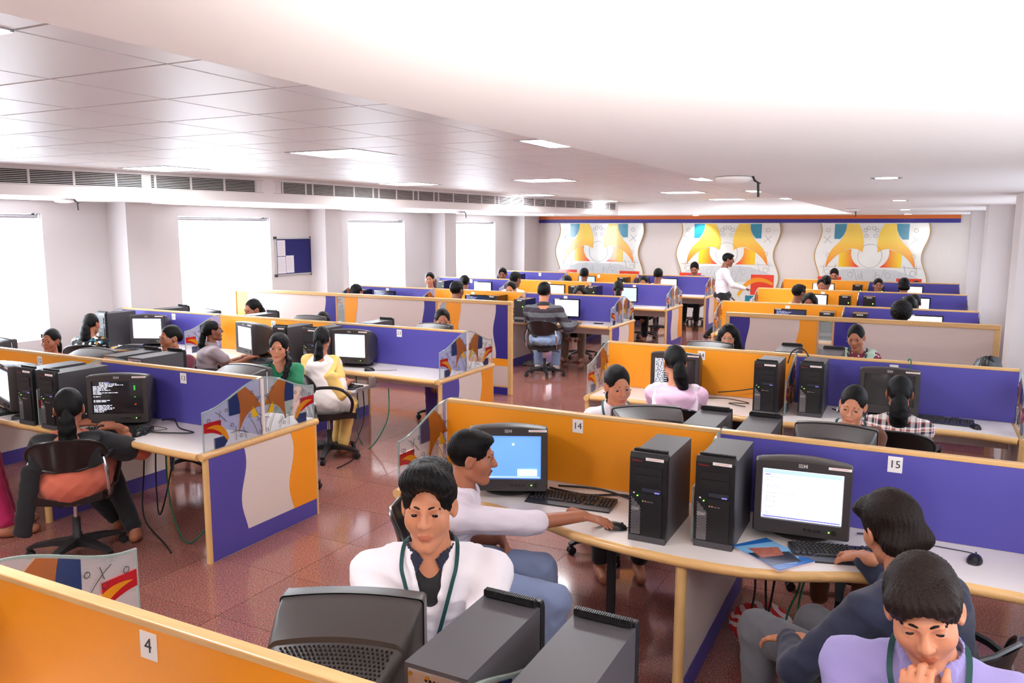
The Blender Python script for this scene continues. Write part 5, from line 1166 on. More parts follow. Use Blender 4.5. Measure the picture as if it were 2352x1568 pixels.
def person(label, head, hyaw, hpitch=10, hroll=0, tyaw=None, lean=.16, seat=.475, fem=0, skin='a', hair='short', hcol='hair_black', top='c_white', sleeve='half', neckv=.0, bottom='c_jeans', arms=None, knees=None, feet=None, res='mid', tail=None, scarf=None, kurta=False, collar=None, extras=(), shoe=None, withchair=True, chair_rot=None, chair_label=None, stand=None, side=0., pel=None, eyes=None, armk=1.0, build=1.0, spin=.3, chair_xy=None):
    c, s = head; c = np.asarray(c, float); fine = res == 'near'; h = {'near': .0085, 'mid': .0125, 'far': .019}[res]
    hy = R(hyaw); ty = R(tyaw if tyaw is not None else hyaw); Rh = rotm(hy, R(hpitch), R(hroll)); f = np.array((-math.sin(ty), math.cos(ty), 0)); r = np.array((math.cos(ty), math.sin(ty), 0)); up = np.array((0, 0, 1.))
    N = c+Rh@np.array((0, -.04, -.165))*s*.98
    if stand is None:
        P = N-f*lean*s+r*side; P[2] = seat+.085*s
        if pel is not None: P[:2] = pel
    else: P = N.copy()-f*.02*s; P[2] = .93*s
    org = np.array((P[0], P[1], 0)); B = s*build
    root = thing('person', label, 'person', tuple(org), 0, 'people at the computers')
    Wst = P+(N-P)*.38-f*.025*s; C = P+(N-P)*.74-f*.012*s
    shw = (.150 if fem else .172)*B
    SH = {k: N+r*q*shw-up*(.066 if fem else .078)*s for k, q in (('L', -1), ('R', 1))}
    rw, rc, rh = ((.118, .098), (.138, .112), (.15, .118)) if fem else ((.135, .105), (.162, .118), (.148, .115))
    q = lambda t, k=1.: (t[0]*B*k, t[1]*B*k)
    ul, fl = (.285, .25) if not fem else (.265, .235); ul *= s*armk; fl *= s*armk
    arms = arms or {}
    J = {}
    for k, sg in (('L', -1), ('R', 1)):
        a = arms.get(k, 'desk')
        if isinstance(a, str):
            tg, pole, pose = {'desk': (N+f*.40*s+r*sg*.10*s-up*.46*s, r*sg*.6-up-f*.2, 'type'), 'lap': (P+f*.26*s+r*sg*.08*s+up*.06*s, r*sg*.8-f*.6, 'relax'), 'down': (P+r*sg*.24*s+f*.12*s+up*.02, r*sg*.4-f, 'relax')}[a]; hd = None
        else: tg, pole, pose, hd = (list(a)+[None]*4)[:4]; tg = np.asarray(tg, float); pole = np.asarray(pole if pole is not None else r*sg*.6-up-f*.2); pose = pose or 'type'
        E, Wr = ik(SH[k], tg, ul, fl, pole); J[k] = (E, Wr, pose, hd, sg)
    HJ = {k: P+r*sg*.088*B-up*.01 for k, sg in (('L', -1), ('R', 1))}
    KN, AN, FT = {}, {}, {}
    for k, sg in (('L', -1), ('R', 1)):
        if stand is None:
            KN[k] = np.asarray(knees[k], float) if knees and k in knees else P+f*.41*s+r*sg*.12*s+up*(.0)
            if not (knees and k in knees): KN[k][2] = seat+.055*s
            AN[k] = np.asarray(feet[k], float) if feet and k in feet else KN[k]+f*.02*s*1-up*0
            if not (feet and k in feet): AN[k][2] = .085
            FT[k] = f
        else: KN[k], AN[k], FT[k] = [np.asarray(v, float) for v in stand[k]]
    # ---------------- body (skin)
    F = Field(h)
    F.cone(c+Rh@np.array((0, -.028, -.06))*s, N-up*.01*s, .046*s if fem else .052*s, .056*s if fem else .066*s, .02)
    F.ecap(P, Wst, q(rh, .88), q(rw, .88), r); F.ecap(Wst, C, q(rw, .88), q(rc, .88), r); F.ecap(C, N-up*.05*s, q(rc, .88), (.075*B, .055*B), r, .04)
    for k, sg in (('L', -1), ('R', 1)):
        E, Wr, pose, hd, _ = J[k]; F.cone(N-up*.065*s+r*sg*.05, SH[k], .045*B, .045*B, .04); F.cone(SH[k], E, .043*B if fem else .048*B, .034*B if fem else .039*B, .03); F.cone(E, Wr, .034*B if fem else .039*B, .024*B if fem else .027*B, .015)
        F.cone(HJ[k], KN[k], .07*s, .052*s, .04); F.cone(KN[k], AN[k], .05*s, .034*s, .03)
        ft = AN[k]-up*.035*s; F.cone(ft-FT[k]*.03*s, ft+FT[k]*.14*s-up*.012, .033*s, .022*s, .02); F.cone(ft+r*.012*s, ft+FT[k]*.15*s+r*.015*s*(-sg)-up*.012, .03*s, .022*s, .02)
    bv, bf = F.mesh(); parts = [(bv-org, bf, 0)]
    hv, hf, hm = HEADS[(1 if fem else 0, 1 if res != 'far' else 0)]; parts.append(((hv*s)@Rh.T+c-org, hf, hm))
    for k in ('L', 'R'):
        E, Wr, pose, hd, sg = J[k]; v, fc = handT(pose, res != 'far' and fine); v = v*s*.98
        if sg > 0: v = v*np.array((-1, 1, 1)); fc = fc[:, ::-1]
        fd = _n(Wr-E)
        if hd is not None: yd = _n(hd[0]); zd = np.asarray(hd[1], float)
        else: yd = _n(fd*np.array((1, 1, .35))); zd = up
        zd = _n(zd-yd*(zd@yd)); xd = np.cross(yd, zd); M3 = np.stack([xd, yd, zd], 1); parts.append((v@M3.T+Wr-org, fc, 0))
    put('body', npmesh('body', parts, ['skin_'+skin, 'lips_'+skin]), root)
    # ---------------- clothes
    g = .012 if fine else .014
    T_ = Field(h); T_.ecap(P-(up*.03*s if not kurta else 0), Wst, (rh[0]*B+g, rh[1]*B+g), (rw[0]*B+g, rw[1]*B+g), r); T_.ecap(Wst, C, (rw[0]*B+g, rw[1]*B+g), (rc[0]*B+g, rc[1]*B+g), r); T_.ecap(C, N-up*.06*s, (rc[0]*B+g, rc[1]*B+g), (.09*B, .07*B), r, .04)
    if fem:
        for sg in (-1, 1): T_.ell(C+f*.085*B+r*sg*.062*B-up*.03*s, (.055*B, .05*B, .055*B), .03)
    for k, sg in (('L', -1), ('R', 1)):
        E, Wr = J[k][:2]; ra = .046*B+g if fem else .053*B+g
        T_.cone(N-up*.06*s+r*sg*.05, SH[k], .05*B+g, ra, .04)
        if sleeve == 'full': T_.cone(SH[k], E, ra, .042*B+g, .03); T_.cone(E, E+(Wr-E)*.93, .042*B+g, .03*B+g, .02)
        elif sleeve == 'rolled': T_.cone(SH[k], E, ra, .043*B+g, .03); T_.cone(E, E+(Wr-E)*.10, .043*B+g, .043*B+g, .012); T_.cone(E+(Wr-E)*.06, E+(Wr-E)*.17, .047*B+g, .047*B+g, .004)
        elif sleeve == 'elbow': T_.cone(SH[k], E, ra, .043*B+g, .03)
        elif sleeve == 'half': T_.cone(SH[k], SH[k]+(E-SH[k])*.52, ra, .05*B+g, .03)
        elif sleeve == 'short': T_.cone(SH[k], SH[k]+(E-SH[k])*.3, ra, .052*B+g, .03)
    if kurta:
        T_.ell(P-up*.015+f*.03, (.2*B, .2*B, .13*B), .05); T_.ell(P+up*.0, (.185*B, .16*B, .13*B), .05)
        for k, sg in (('L', -1), ('R', 1)): T_.cone(HJ[k], HJ[k]+(KN[k]-HJ[k])*.72, .1*s, .09*s, .05)
    nk = c+Rh@np.array((0, -.025, -.06))*s
    T_.cone(N-up*.012*s, nk, (.056 if fem else .064)*s, .062*s, .008, '-'); T_.half(N+up*.028*s, up*.9-f*.45)
    if neckv: T_.cone(N+f*.06*s-up*.0, N+f*(.085+.5*neckv*.2)*s-up*neckv*s, .05*s, .02*s, .01, '-'); T_.cone(N+f*.14*s, N+f*.16*s-up*neckv*s, .05*s, .015*s, .01, '-')
    T_.noise = (.0042, wrinkle, sum(map(ord, label)) % 7)
    v, fc = T_.mesh(); SV = v; put('shirt' if not kurta else 'kurta', npmesh('shirt', [(v-org, fc, 0)], [top]), root)
    L_ = Field(h); L_.ell(P-up*.01, (.158*B+g, .125*B+g, .105*B), .03)
    for k, sg in (('L', -1), ('R', 1)):
        L_.cone(HJ[k], KN[k], .078*s+g, .058*s+g, .035); L_.cone(KN[k], AN[k]+(KN[k]-AN[k])*.08, .056*s+g, .042*s+g, .03)
    L_.noise = (.004, wrinkle, 2.)
    v, fc = L_.mesh(); put('trousers', npmesh('trousers', [(v-org, fc, 0)], [bottom]), root)
    if shoe:
        for k, sg in (('L', -1), ('R', 1)):
            S_ = Field(min(h, .011)); ft = AN[k]-up*.033*s; S_.cone(ft-FT[k]*.03*s, ft+FT[k]*.14*s-up*.008, .04*s, .032*s, .02); S_.cone(AN[k], AN[k]-up*.03, .044*s, .044*s, .02); S_.half((0, 0, .004), -up)
            v, fc = S_.mesh(); put('shoe' if shoe != 'sock' else 'sock', npmesh('shoe', [(v-org, fc, 0)], [shoe]), root)
    # ---------------- hair
    hv, hf = hairT(hair, res == 'near' or res == 'mid'); hp = [((hv*s)@Rh.T+c-org, hf, 0)]
    if tail:
        tl = Field(.007 if res != 'far' else .012); st = c+Rh@np.array((tail.get('x', 0), -.112, tail.get('z', -.0)))*s; L = tail['L']*s; n_ = 6; pts = [st]; bk_ = -Rh@np.array((0, 1, 0)); bk_[2] = 0; bk_ = _n(bk_)
        drift = np.asarray(tail.get('drift', (0, 0, 0)), float)
        for i in range(1, n_+1):
            t = i/n_; pts.append(st+bk_*(.035*math.sin(min(1, t*1.6)*PI*.5)-.02*t)*s-up*L*t+drift*t*t)
        rad = [tail.get('r', .026)*s*w for w in ((.7, 1.15, 1.3, 1.35, 1.25, 1.0, .45) if not tail.get('braid') else (.8, 1., .95, .9, .85, .75, .9))]
        if tail.get('pts') is not None: pts = [np.asarray(p, float) for p in tail['pts']]
        for i in range(len(pts)-1): tl.cone(pts[i], pts[i+1], rad[min(i, 6)], rad[min(i+1, 6)], .012)
        if tail.get('braid'):
            for i in range(len(pts)-1):
                for j in range(3):
                    p = pts[i]+(pts[i+1]-pts[i])*(j/3); e = (1 if (i*3+j) % 2 else -1)*.012*s; tl.ell(p+r*e, (rad[0]*.95, rad[0]*.95, rad[0]*.8), .005)
        tl.noise = (.003, wrinkle if not tail.get('braid') else hairy, 1.2)
        v, fc = tl.mesh(); hp.append((v-org, fc, 0))
    put('hair', npmesh('hair', hp, [hcol]), root)
    # ---------------- face details
    if eyes if eyes is not None else True:
        for sx in (-1, 1):
            p = c+Rh@np.array((sx*.0315, .0712, .002))*s-org; look = Matrix((Rh@rotm(0, R(12))).tolist()).to_4x4()
            o = put('eye', EYE, root); o.matrix_local = Matrix.Translation(p)@look@Matrix.Scale(s, 4)
            o = put('eyebrow', BROW[(1 if fem else 0, sx)], root); o.matrix_local = Matrix.Translation(c-org)@Matrix(Rh.tolist()).to_4x4()@Matrix.Scale(s, 4)
    def inhead(name, me): o = put(name, me, root); o.matrix_local = Matrix.Translation(c-org)@Matrix(Rh.tolist()).to_4x4()@Matrix.Scale(s, 4); return o
    for e in extras:
        if e == 'moustache': inhead('moustache', STACHE)
        elif e == 'glasses':
            gm = MB()
            for sx in (-1, 1):
                gm.tube([(sx*.033+.022*math.cos(a), .106, -.002+.013*math.sin(a)) for a in [2*PI*i/14 for i in range(15)]], .0016, 5); gm.tube([(sx*.055, .104, .003), (sx*.082, .03, .004), (sx*.084, -.02, -.004)], .0016, 5)
            gm.tube([(-.011, .107, .0), (.011, .107, .0)], .0016, 5); inhead('glasses', gm.mesh('glasses', 'tower_silver', True))
        elif e == 'earring':
            for sx in (-1, 1): inhead('earring', MB().ball((sx*.088, -.004, -.042), .0055, 8, 6).mesh('earring', 'chrome', True))
        elif e == 'hoop':
            for sx in (-1, 1): inhead('earring', MB().tube([(sx*.088, -.004+.018*math.sin(a), -.056+.018*math.cos(a)) for a in [2*PI*i/14 for i in range(15)]], .002, 5).mesh('earring', 'chrome', True))
        elif e == 'flower':
            fm = MB()
            for i in range(5): a = 2*PI*i/5; fm.ball((.018*math.cos(a), 0, .018*math.sin(a)), (.012, .004, .012), 8, 6)
            o = inhead('hair_flower', fm.mesh('hair_flower', 'sticker', True)); o.matrix_local = o.matrix_local@Matrix.Translation((.058, -.1, .045))@Matrix.Rotation(.5, 4, 'Z')
        elif isinstance(e, tuple) and e[0] == 'tie':
            inhead('hair_tie', MB().tube([(.03*math.cos(a), -.115+.0, -.0+.022*math.sin(a)) for a in [2*PI*i/12 for i in range(13)]], .009, 6).mesh('hair_tie', e[1], True))
        elif e == 'lanyard' or (isinstance(e, tuple) and e[0] == 'lanyard'):
            wd_ = .0075; lat = (SV-N)@r; zz = SV[:, 2]-N[2]; fo = (SV-N)@f
            def onfront(x, z):
                m = (np.abs(lat-x) < .022) & (np.abs(zz-z) < .022)
                return N+r*x+up*z+f*((fo[m].max() if m.any() else .06)+.006)
            mids = []
            for sg in (-1, 1):
                pts = [N+r*sg*.05*s-f*.07*s+up*.03*s, N+r*sg*.082*s+up*.03*s-f*.0]+[onfront(sg*(.085*(1-t)+.004*t)*s, (-.015-.33*t)*s) for t in [i/7 for i in range(8)]]
                mids.append(pts[4]); pts = smooth_path([tuple(p-org) for p in pts], 4); rings = []
                for p in pts: p = np.array(p); rings.append([tuple(p-r*wd_), tuple(p+r*wd_), tuple(p+r*wd_+f*.002), tuple(p-r*wd_+f*.002)])
                MB().loft(rings).build('lanyard', 'lanyard', root)
            if isinstance(e, tuple):
                o = put('lanyard_text', text_mesh(e[1], .015, 'sticker', True), root); o.matrix_local = Matrix.Translation(mids[1]-org+f*.004)@Matrix(np.stack([-r, up, -f], 1).tolist()).to_4x4()@Matrix.Rotation(PI, 4, 'Y')@Matrix.Rotation(R(-80), 4, 'Z')
        elif isinstance(e, tuple) and e[0] == 'tee':       # dark vest showing in an open shirt
            t2 = Field(h); t2.ecap(Wst, C, (rw[0]*B-.002, rw[1]*B+.0), (rc[0]*B-.002, rc[1]*B+.0), r); t2.ecap(C, N-up*.06*s, (rc[0]*B-.002, rc[1]*B+.0), (.08*B, .062*B), r, .04); t2.cone(N-up*.01*s, nk, .062*s, .062*s, .008, '-'); t2.cone(N+f*.1*s, N+f*.15*s-up*e[2]*s, .06*s, .012*s, .01, '-'); t2.half(N+up*.02*s, up*.9-f*.45)
            v, fc = t2.mesh(); put('vest', npmesh('vest', [(v-org, fc, 0)], [e[1]]), root)
        elif isinstance(e, tuple) and e[0] == 'strap': pass
    if collar:
        cf = Field(min(h, .0055)); cc = N+up*.018*s-f*.006
        ang = np.linspace(.16*PI, 1.84*PI, 26); cr_ = .070 if fem else .080; ring = [cc+f*math.cos(a)*cr_*s+r*math.sin(a)*cr_*s+up*(-.018*math.cos(a))*s for a in ang]
        for a, b_ in zip(ring, ring[1:]): cf.ecap(a-up*.008*s, b_-up*.008*s, (.021*s, .006), (.021*s, .006), up*1.+_n(a-cc)*(-.35), .006)
        for e_, nx in ((ring[0], 1), (ring[-1], -1)): cf.ecap(e_, e_+f*.018*s-up*.062*s+r*nx*.018*s, (.024*s, .005), (.012*s, .004), r+f*.3*(-nx), .006)
        v, fc = cf.mesh(); put('collar', npmesh('collar', [(v-org, fc, 0)], [collar]), root)
    if scarf:
        sm, kind = scarf; sf = Field(h)
        if kind == 'both':
            for k, sg in (('L', -1), ('R', 1)):
                o1 = N+r*sg*.11*B+up*.012*s; bk1 = C-f*(rc[1]*B+.03)+r*sg*.12*B+up*.02*s; bk2 = P+(N-P)*.45-f*(rw[1]*B+.055)+r*sg*.15*B
                sf.ecap(C+f*(.125*B+.035)+r*sg*.1*B-up*.1*s, o1+f*.08*s-up*.03*s, (.06, .015), (.06, .015), r, .02); sf.ecap(o1+f*.08*s-up*.03*s, o1-f*.05*s, (.06, .02), (.065, .022), r, .02); sf.ecap(o1-f*.05*s, bk1, (.065, .022), (.06, .02), r, .02); sf.ecap(bk1, bk2, (.06, .02), (.05, .018), r, .02)
                sf.ecap(SH[k]+up*.014, SH[k]+(J[k][0]-SH[k])*.62, (.07*B, .07*B), (.076*B, .076*B), r, .03)
            sf.ecap(P+(N-P)*.45-f*(rw[1]*B+.055)-r*.17*B, P-r*.24*B-f*.14*s-up*.27*s, (.06, .018), (.055, .02), r, .02)
        elif kind == 'back':       # both ends over the shoulders, full cape on the back
            sf.ecap(N-r*.12*B-f*.02, C-r*.12*B-f*(.1*B+.025)-up*.12*s, (.07, .02), (.085, .016), r, .03); sf.ecap(N+r*.12*B-f*.02, C+r*.12*B-f*(.1*B+.02)-up*.06*s, (.07, .02), (.085, .016), r, .03); sf.ecap(C+r*.14*B-f*(.1*B+.02)-up*.06*s, P+r*.17*B-f*.02*s+up*.05, (.085, .02), (.09, .05), r, .03)
            for sg in (-1, 1): sf.ecap(N+r*sg*.1*B+up*.0, N+r*sg*.12*B+f*.1*B-up*.12*s, (.05, .016), (.06, .014), r, .02); sf.ecap(SH['L' if sg < 0 else 'R']+up*.008, SH['L' if sg < 0 else 'R']+(J['L' if sg < 0 else 'R'][0]-SH['L' if sg < 0 else 'R'])*.55, (.06*B, .06*B), (.066*B, .066*B), r, .03)
        elif kind == 'straps':
            for sg in (-1, 1): sf.ecap(N+r*sg*.12*B-up*.015*s+f*.05*B, N+r*sg*.118*B-up*.0-f*.03*B, (.04, .022), (.04, .024), r, .02); sf.ecap(N+r*sg*.118*B-f*.03*B, C+r*sg*.12*B-f*(.105*B+.022)-up*.12*s, (.042, .02), (.04, .016), r, .02); sf.ecap(N+r*sg*.12*B+f*.05*B-up*.02*s, C+f*.15*B+r*sg*.1*B, (.04, .016), (.04, .014), r, .02)
        sf.noise = (.0018, wrinkle, 1.); v, fc = sf.mesh(); put('scarf', npmesh('scarf', [(v-org, fc, 0)], [sm]), root)
    if withchair and stand is None:
        cr = R(chair_rot) if chair_rot is not None else ty; cx_ = chair_xy if chair_xy is not None else P[:2]+np.array((-math.sin(cr), math.cos(cr)))*.03
        chair(float(cx_[0]), float(cx_[1]), cr, chair_label or ('black office chair of the '+label), spin)
    PEOPLE.append((label, root)); return root, dict(P=P, N=N, C=C, J=J, f=f, r=r)
# ================================================================== PEOPLE: who sits where
def camyaw(c): return math.degrees(math.atan2(c[0], -c[1]))      # heading that looks at the camera (turn + = image right)
def awayyaw(c): return camyaw(c)+180
def DEV_ONLY(): pass
# ---- front row, facing the camera
h1 = hpx(985, 1066, 1252, 2.42); cy1 = camyaw(h1[0])
person('man in open white shirt with lanyard', h1, cy1-9, 1, 0, cy1-6, lean=.10, fem=0, skin='a', hair='quiff', top='c_white', sleeve='full', neckv=.17, bottom='c_jeans', arms={'L': 'desk', 'R': 'desk'}, res='near', collar='c_navy', extras=('lanyard', ('tee', 'c_black', .14)), chair_label='black office chair under the man in the white shirt', build=1.1)
h4 = hpx(2122, 1279, 1520, 2.22); cy4 = camyaw(h4[0])
N4 = h4[0]
person('man in lavender shirt resting his chin on his hand', h4, cy4+4, 14, 9, cy4, lean=.06, skin='a', hair='mop', hcol='hair_brown', top='c_lav', sleeve='full', neckv=.05, bottom='c_charcoal', res='near', collar='c_lav', extras=(('lanyard', 'SVCE'), ('tee', 'c_white', .03)),
    arms={'L': (h4[0]+np.array((.005, -.125, -.215)), (1.0, .1, -.8), 'curl', ((-.18, -.05, 1.), (-.25, -1., .1))), 'R': 'desk'}, chair_label='black office chair under the man in the lavender shirt', build=1.06)
# ---- desks 14 and 15
h2 = hpx(1086, 985, 1109, 3.3)
mo = np.array((-1.335, 3.58, .815))
person('man in pale rolled-sleeve shirt reaching for the mouse', h2, -66, 6, 0, -66, lean=.10, skin='b', hair='crop', top='c_offwhite', sleeve='rolled', neckv=.03, bottom='c_jeans', armk=1.14, res='near', collar='c_offwhite', extras=('moustache',),
    arms={'R': (mo, (.2, -.5, -.9), 'mouse', ((1., .25, -.18), (0, 0, 1))), 'L': (atZ(1150, 1235, .66), (-.4, .3, -1), 'relax', ((.6, -.3, -.7), (.2, .9, .4)))}, knees={'R': (-1.38, 3.17, .54), 'L': (-1.58, 3.46, .54)}, feet={'R': (-1.42, 3.12, .085), 'L': (-1.5, 3.5, .085)}, chair_rot=-72, chair_label='black office chair of the man reaching for the mouse, armrest over his jeans', shoe='shoe_black')
h3 = hpx(2046, 1123, 1300, 3.18)
person('man in navy polo seen from behind at desk 15', h3, 34, 14, -8, 48, lean=.12, skin='a', hair='mop', hcol='hair_brown', top='c_navy', sleeve='full', bottom='c_gjeans', res='near', collar='c_navy', eyes=False,
    arms={'R': ((-.13, 3.60, .83), (.7, -.3, -1), 'type', ((-.5, .8, -.2), (0, 0, 1))), 'L': ((-.36, 3.14, .62), (-.2, -1, -.3), 'relax', ((-.7, .5, -.3), (0, 0, 1)))}, knees={'L': (-.50, 3.28, .56), 'R': (-.30, 3.50, .53)}, feet={'L': (-.44, 3.1, .085), 'R': (-.40, 3.50, .085)}, shoe='shoe_black', chair_rot=58, chair_label='black office chair of the man in navy, armrest beside his knee')
# ---- far side of desks 12-15, facing the camera
h = hpx(1419, 838, 930, 4.98); cy = camyaw(h[0])
person('girl in white sleeveless top beside the orange partition', h, cy+20, 11, 4, cy+8, lean=.08, fem=1, skin='a', hair='tied', top='c_white', sleeve='none', neckv=.06, bottom='c_charcoal', tail=dict(L=.22, r=.022), extras=('earring', 'lanyard'), collar='c_white', chair_label='office chair of the girl in white')
h = hpx(1959, 884, 975, 4.98); cy = camyaw(h[0])
person('girl in brown kurta looking down behind desk 15', h, cy-8, 13, -6, cy, lean=.08, fem=1, skin='a', hair='tied', top='c_brown', sleeve='elbow', neckv=.05, bottom='c_brown', kurta=True, tail=dict(L=.25, r=.024), extras=('hoop', 'lanyard'), chair_label='office chair of the girl in brown')
h = hpx(640, 765, 828, 4.98); cy = camyaw(h[0])
person('girl in green top with a long braid', h, cy-12, 3, -3, cy, lean=.08, fem=1, skin='a', hair='parted', top='c_green', sleeve='half', neckv=.08, bottom='c_green', kurta=True, extras=('earring', 'lanyard'), tail=dict(L=.4, r=.024, braid=True, pts=[h[0]+np.array(p)*h[1] for p in ((-.02, .1, -.06), (.10, .02, -.12), (.115, -.03, -.19), (.11, -.06, -.26), (.10, -.08, -.33), (.12, -.09, -.40))]), chair_label='office chair of the girl in green')
h = hpx(390, 748, 803, 4.98); cy = camyaw(h[0])
person('girl with glasses behind two black towers', h, cy-58, 2, 0, cy-40, lean=.1, fem=1, skin='b', hair='tied', top='c_maroon', sleeve='half', bottom='c_charcoal', extras=('glasses', 'earring'), chair_label='office chair of the girl with glasses')
h = hpx(116, 754, 808, 4.98); cy = camyaw(h[0])
person('young woman glancing sideways behind partition 12', h, cy-32, 2, -6, cy-20, lean=.1, fem=1, skin='b', hair='tied', top='c_maroon', sleeve='half', bottom='c_charcoal', tail=dict(L=.2, r=.024), extras=('earring',), chair_label='office chair of the young woman behind partition 12')
# ---- camera side of desks 12, 13 (backs to us)
h = hpx(159, 888, 984, 3.36)
person('woman in rust kurta with black scarf seen from behind', h, awayyaw(h[0])-8, 2, 0, awayyaw(h[0])-12, lean=.03, fem=1, skin='b', hair='tied', top='c_rust', sleeve='elbow', bottom='c_black', kurta=True, res='near', scarf=('c_black', 'both'), tail=dict(L=.34, r=.036), extras=('earring',), eyes=False, seat=.45,
    arms={'R': ((-5.02, 3.70, .81), (.9, -.2, -.6), 'type', None), 'L': ((-5.35, 3.62, .81), (-.8, -.5, -.7), 'type', None)}, chair_label='black office chair of the woman in rust, seen from behind', chair_rot=awayyaw(h[0])-10, build=1.04, spin=.5, feet={'R': (-4.86, 3.66, .085), 'L': (-5.15, 3.75, .085)})
h = hpx(-120, 850, 950, 3.2)
person('woman in magenta trousers cut off by the left photo edge', h, -30, 6, 0, -35, lean=.05, fem=1, skin='b', hair='tied', top='dark_print', sleeve='half', bottom='c_magenta', tail=dict(L=.3, r=.03), eyes=False, arms={'L': 'lap', 'R': 'lap'}, knees={'R': (-5.92, 3.28, .52), 'L': (-6.1, 3.4, .52)}, feet={'R': (-5.75, 3.30, .085), 'L': (-6.0, 3.45, .085)}, chair_label='office chair at the left photo edge')
# ---- camera side of desks 21-25
h = hpx(740, 749, 808, 6.15)
person('woman with yellow scarf and long black ponytail at desk 23', h, awayyaw(h[0])-14, 4, 0, awayyaw(h[0])-30, lean=.02, pel=(-5.06, 5.98), fem=1, skin='b', hair='tied', top='c_cream', sleeve='elbow', bottom='c_yellow', kurta=True, scarf=('c_yellow', 'back'), tail=dict(L=.42, r=.034, drift=(-.06, 0, 0)), eyes=False, arms={'R': ((-5.0, 6.28, .70), (.6, -.4, -1), 'type', None), 'L': ((-5.2, 6.32, .70), (-.6, -.4, -1), 'type', None)}, chair_rot=-42, chair_label='black office chair of the woman with the yellow scarf, side armrest showing', knees={'R': (-4.95, 6.22, .5), 'L': (-5.15, 6.35, .5)}, feet={'R': (-4.97, 6.12, .085), 'L': (-5.1, 6.2, .085)}, spin=.9)
h = hpx(489, 738, 780, 6.22)
person('woman in grey blouse typing at desk 22', h, -36, -6, 0, -36, lean=.08, fem=1, skin='c', hair='tied', top='c_grey', sleeve='half', bottom='c_charcoal', tail=dict(L=.42, r=.034), collar='c_grey', extras=('earring',), arms={'R': ((-6.50, 6.45, .80), (.7, -.4, -1), 'type', None), 'L': ((-6.62, 6.55, .80), (-.6, -.4, -1), 'type', None)}, chair_label='office chair of the woman in grey')
h = hpx(211, 719, 766, 6.22)
person('woman in black, white and teal print blouse at desk 21', h, awayyaw(h[0])-38, 4, 0, awayyaw(h[0])-20, lean=.06, fem=1, skin='b', hair='tied', top='print_blouse', sleeve='half', bottom='c_charcoal', tail=dict(L=.34, r=.045), extras=(('tie', 'c_pink'),), eyes=False, chair_label='office chair of the woman in the print blouse')
h = hpx(1549, 791, 872, 6.18)
person('woman in pink kurta with white scarf seen from behind at desk 24', h, awayyaw(h[0])+16, 10, 0, awayyaw(h[0])-4, lean=.02, fem=1, skin='a', hair='tied', top='c_pink', sleeve='elbow', bottom='c_pinkw', neckv=0, kurta=True, scarf=('c_pinkw', 'straps'), tail=dict(L=.2, r=.036, drift=(.05, 0, 0)), extras=('glasses', ('tie', 'c_charcoal')), eyes=False, chair_label='office chair of the woman in pink', build=1.05)
h = hpx(2066, 859, 945, 6.2)
person('woman in plaid shirt with a white hair flower at desk 25', h, awayyaw(h[0])+2, 2, 0, awayyaw(h[0]), lean=.04, fem=1, skin='b', hair='tied', top='plaid_shirt', sleeve='elbow', bottom='c_charcoal', tail=dict(L=.26, r=.042), collar='plaid_shirt', extras=('flower', ('tie', 'c_purple')), eyes=False, chair_label='office chair with curved back behind the woman in plaid', build=1.06)
# ---- far side of desks 21-25
for (cx, yt, yc, dy, dp, rl, lab, sk, hr, tp, ex, tl) in ((1673, 745, 798, -6, 9, 0, 'curly-haired woman with glasses and hoop earrings', 'a', 'wild', 'c_lgreen', ('glasses', 'hoop'), None), (1966, 746, 803, -10, 15, 4, 'woman in maroon dotted kurta before the right screen', 'b', 'tied', 'dot_kurta', ('earring', 'lanyard'), dict(L=.25, r=.024)),
    (1016, 708, 766, 4, 4, 0, 'woman peering over a monitor at the left screen', 'b', 'tied', 'c_purple', (), None), (742, 716, 770, 0, 30, 0, 'person whose hair top shows behind partition 22', 'b', 'tied', 'c_maroon', (), None), (580, 686, 735, -50, 10, 0, 'woman bending at the orange end of the left screen', 'b', 'tied', 'c_charcoal', (), dict(L=.15, r=.035))):
    h = hpx(cx, yt, yc, 7.85); cy = camyaw(h[0])
    person(lab, h, cy+dy, dp, rl, cy+dy*.5, lean=.08, fem=1, skin=sk, hair=hr, top=tp, sleeve='half', bottom='c_purple' if 'peering' in lab else 'c_charcoal', extras=ex, tail=tl, chair_label='office chair of the '+' '.join(lab.split()[:5]), scarf=(('c_lgreen', 'straps') if 'dotted' in lab else None), res='mid')
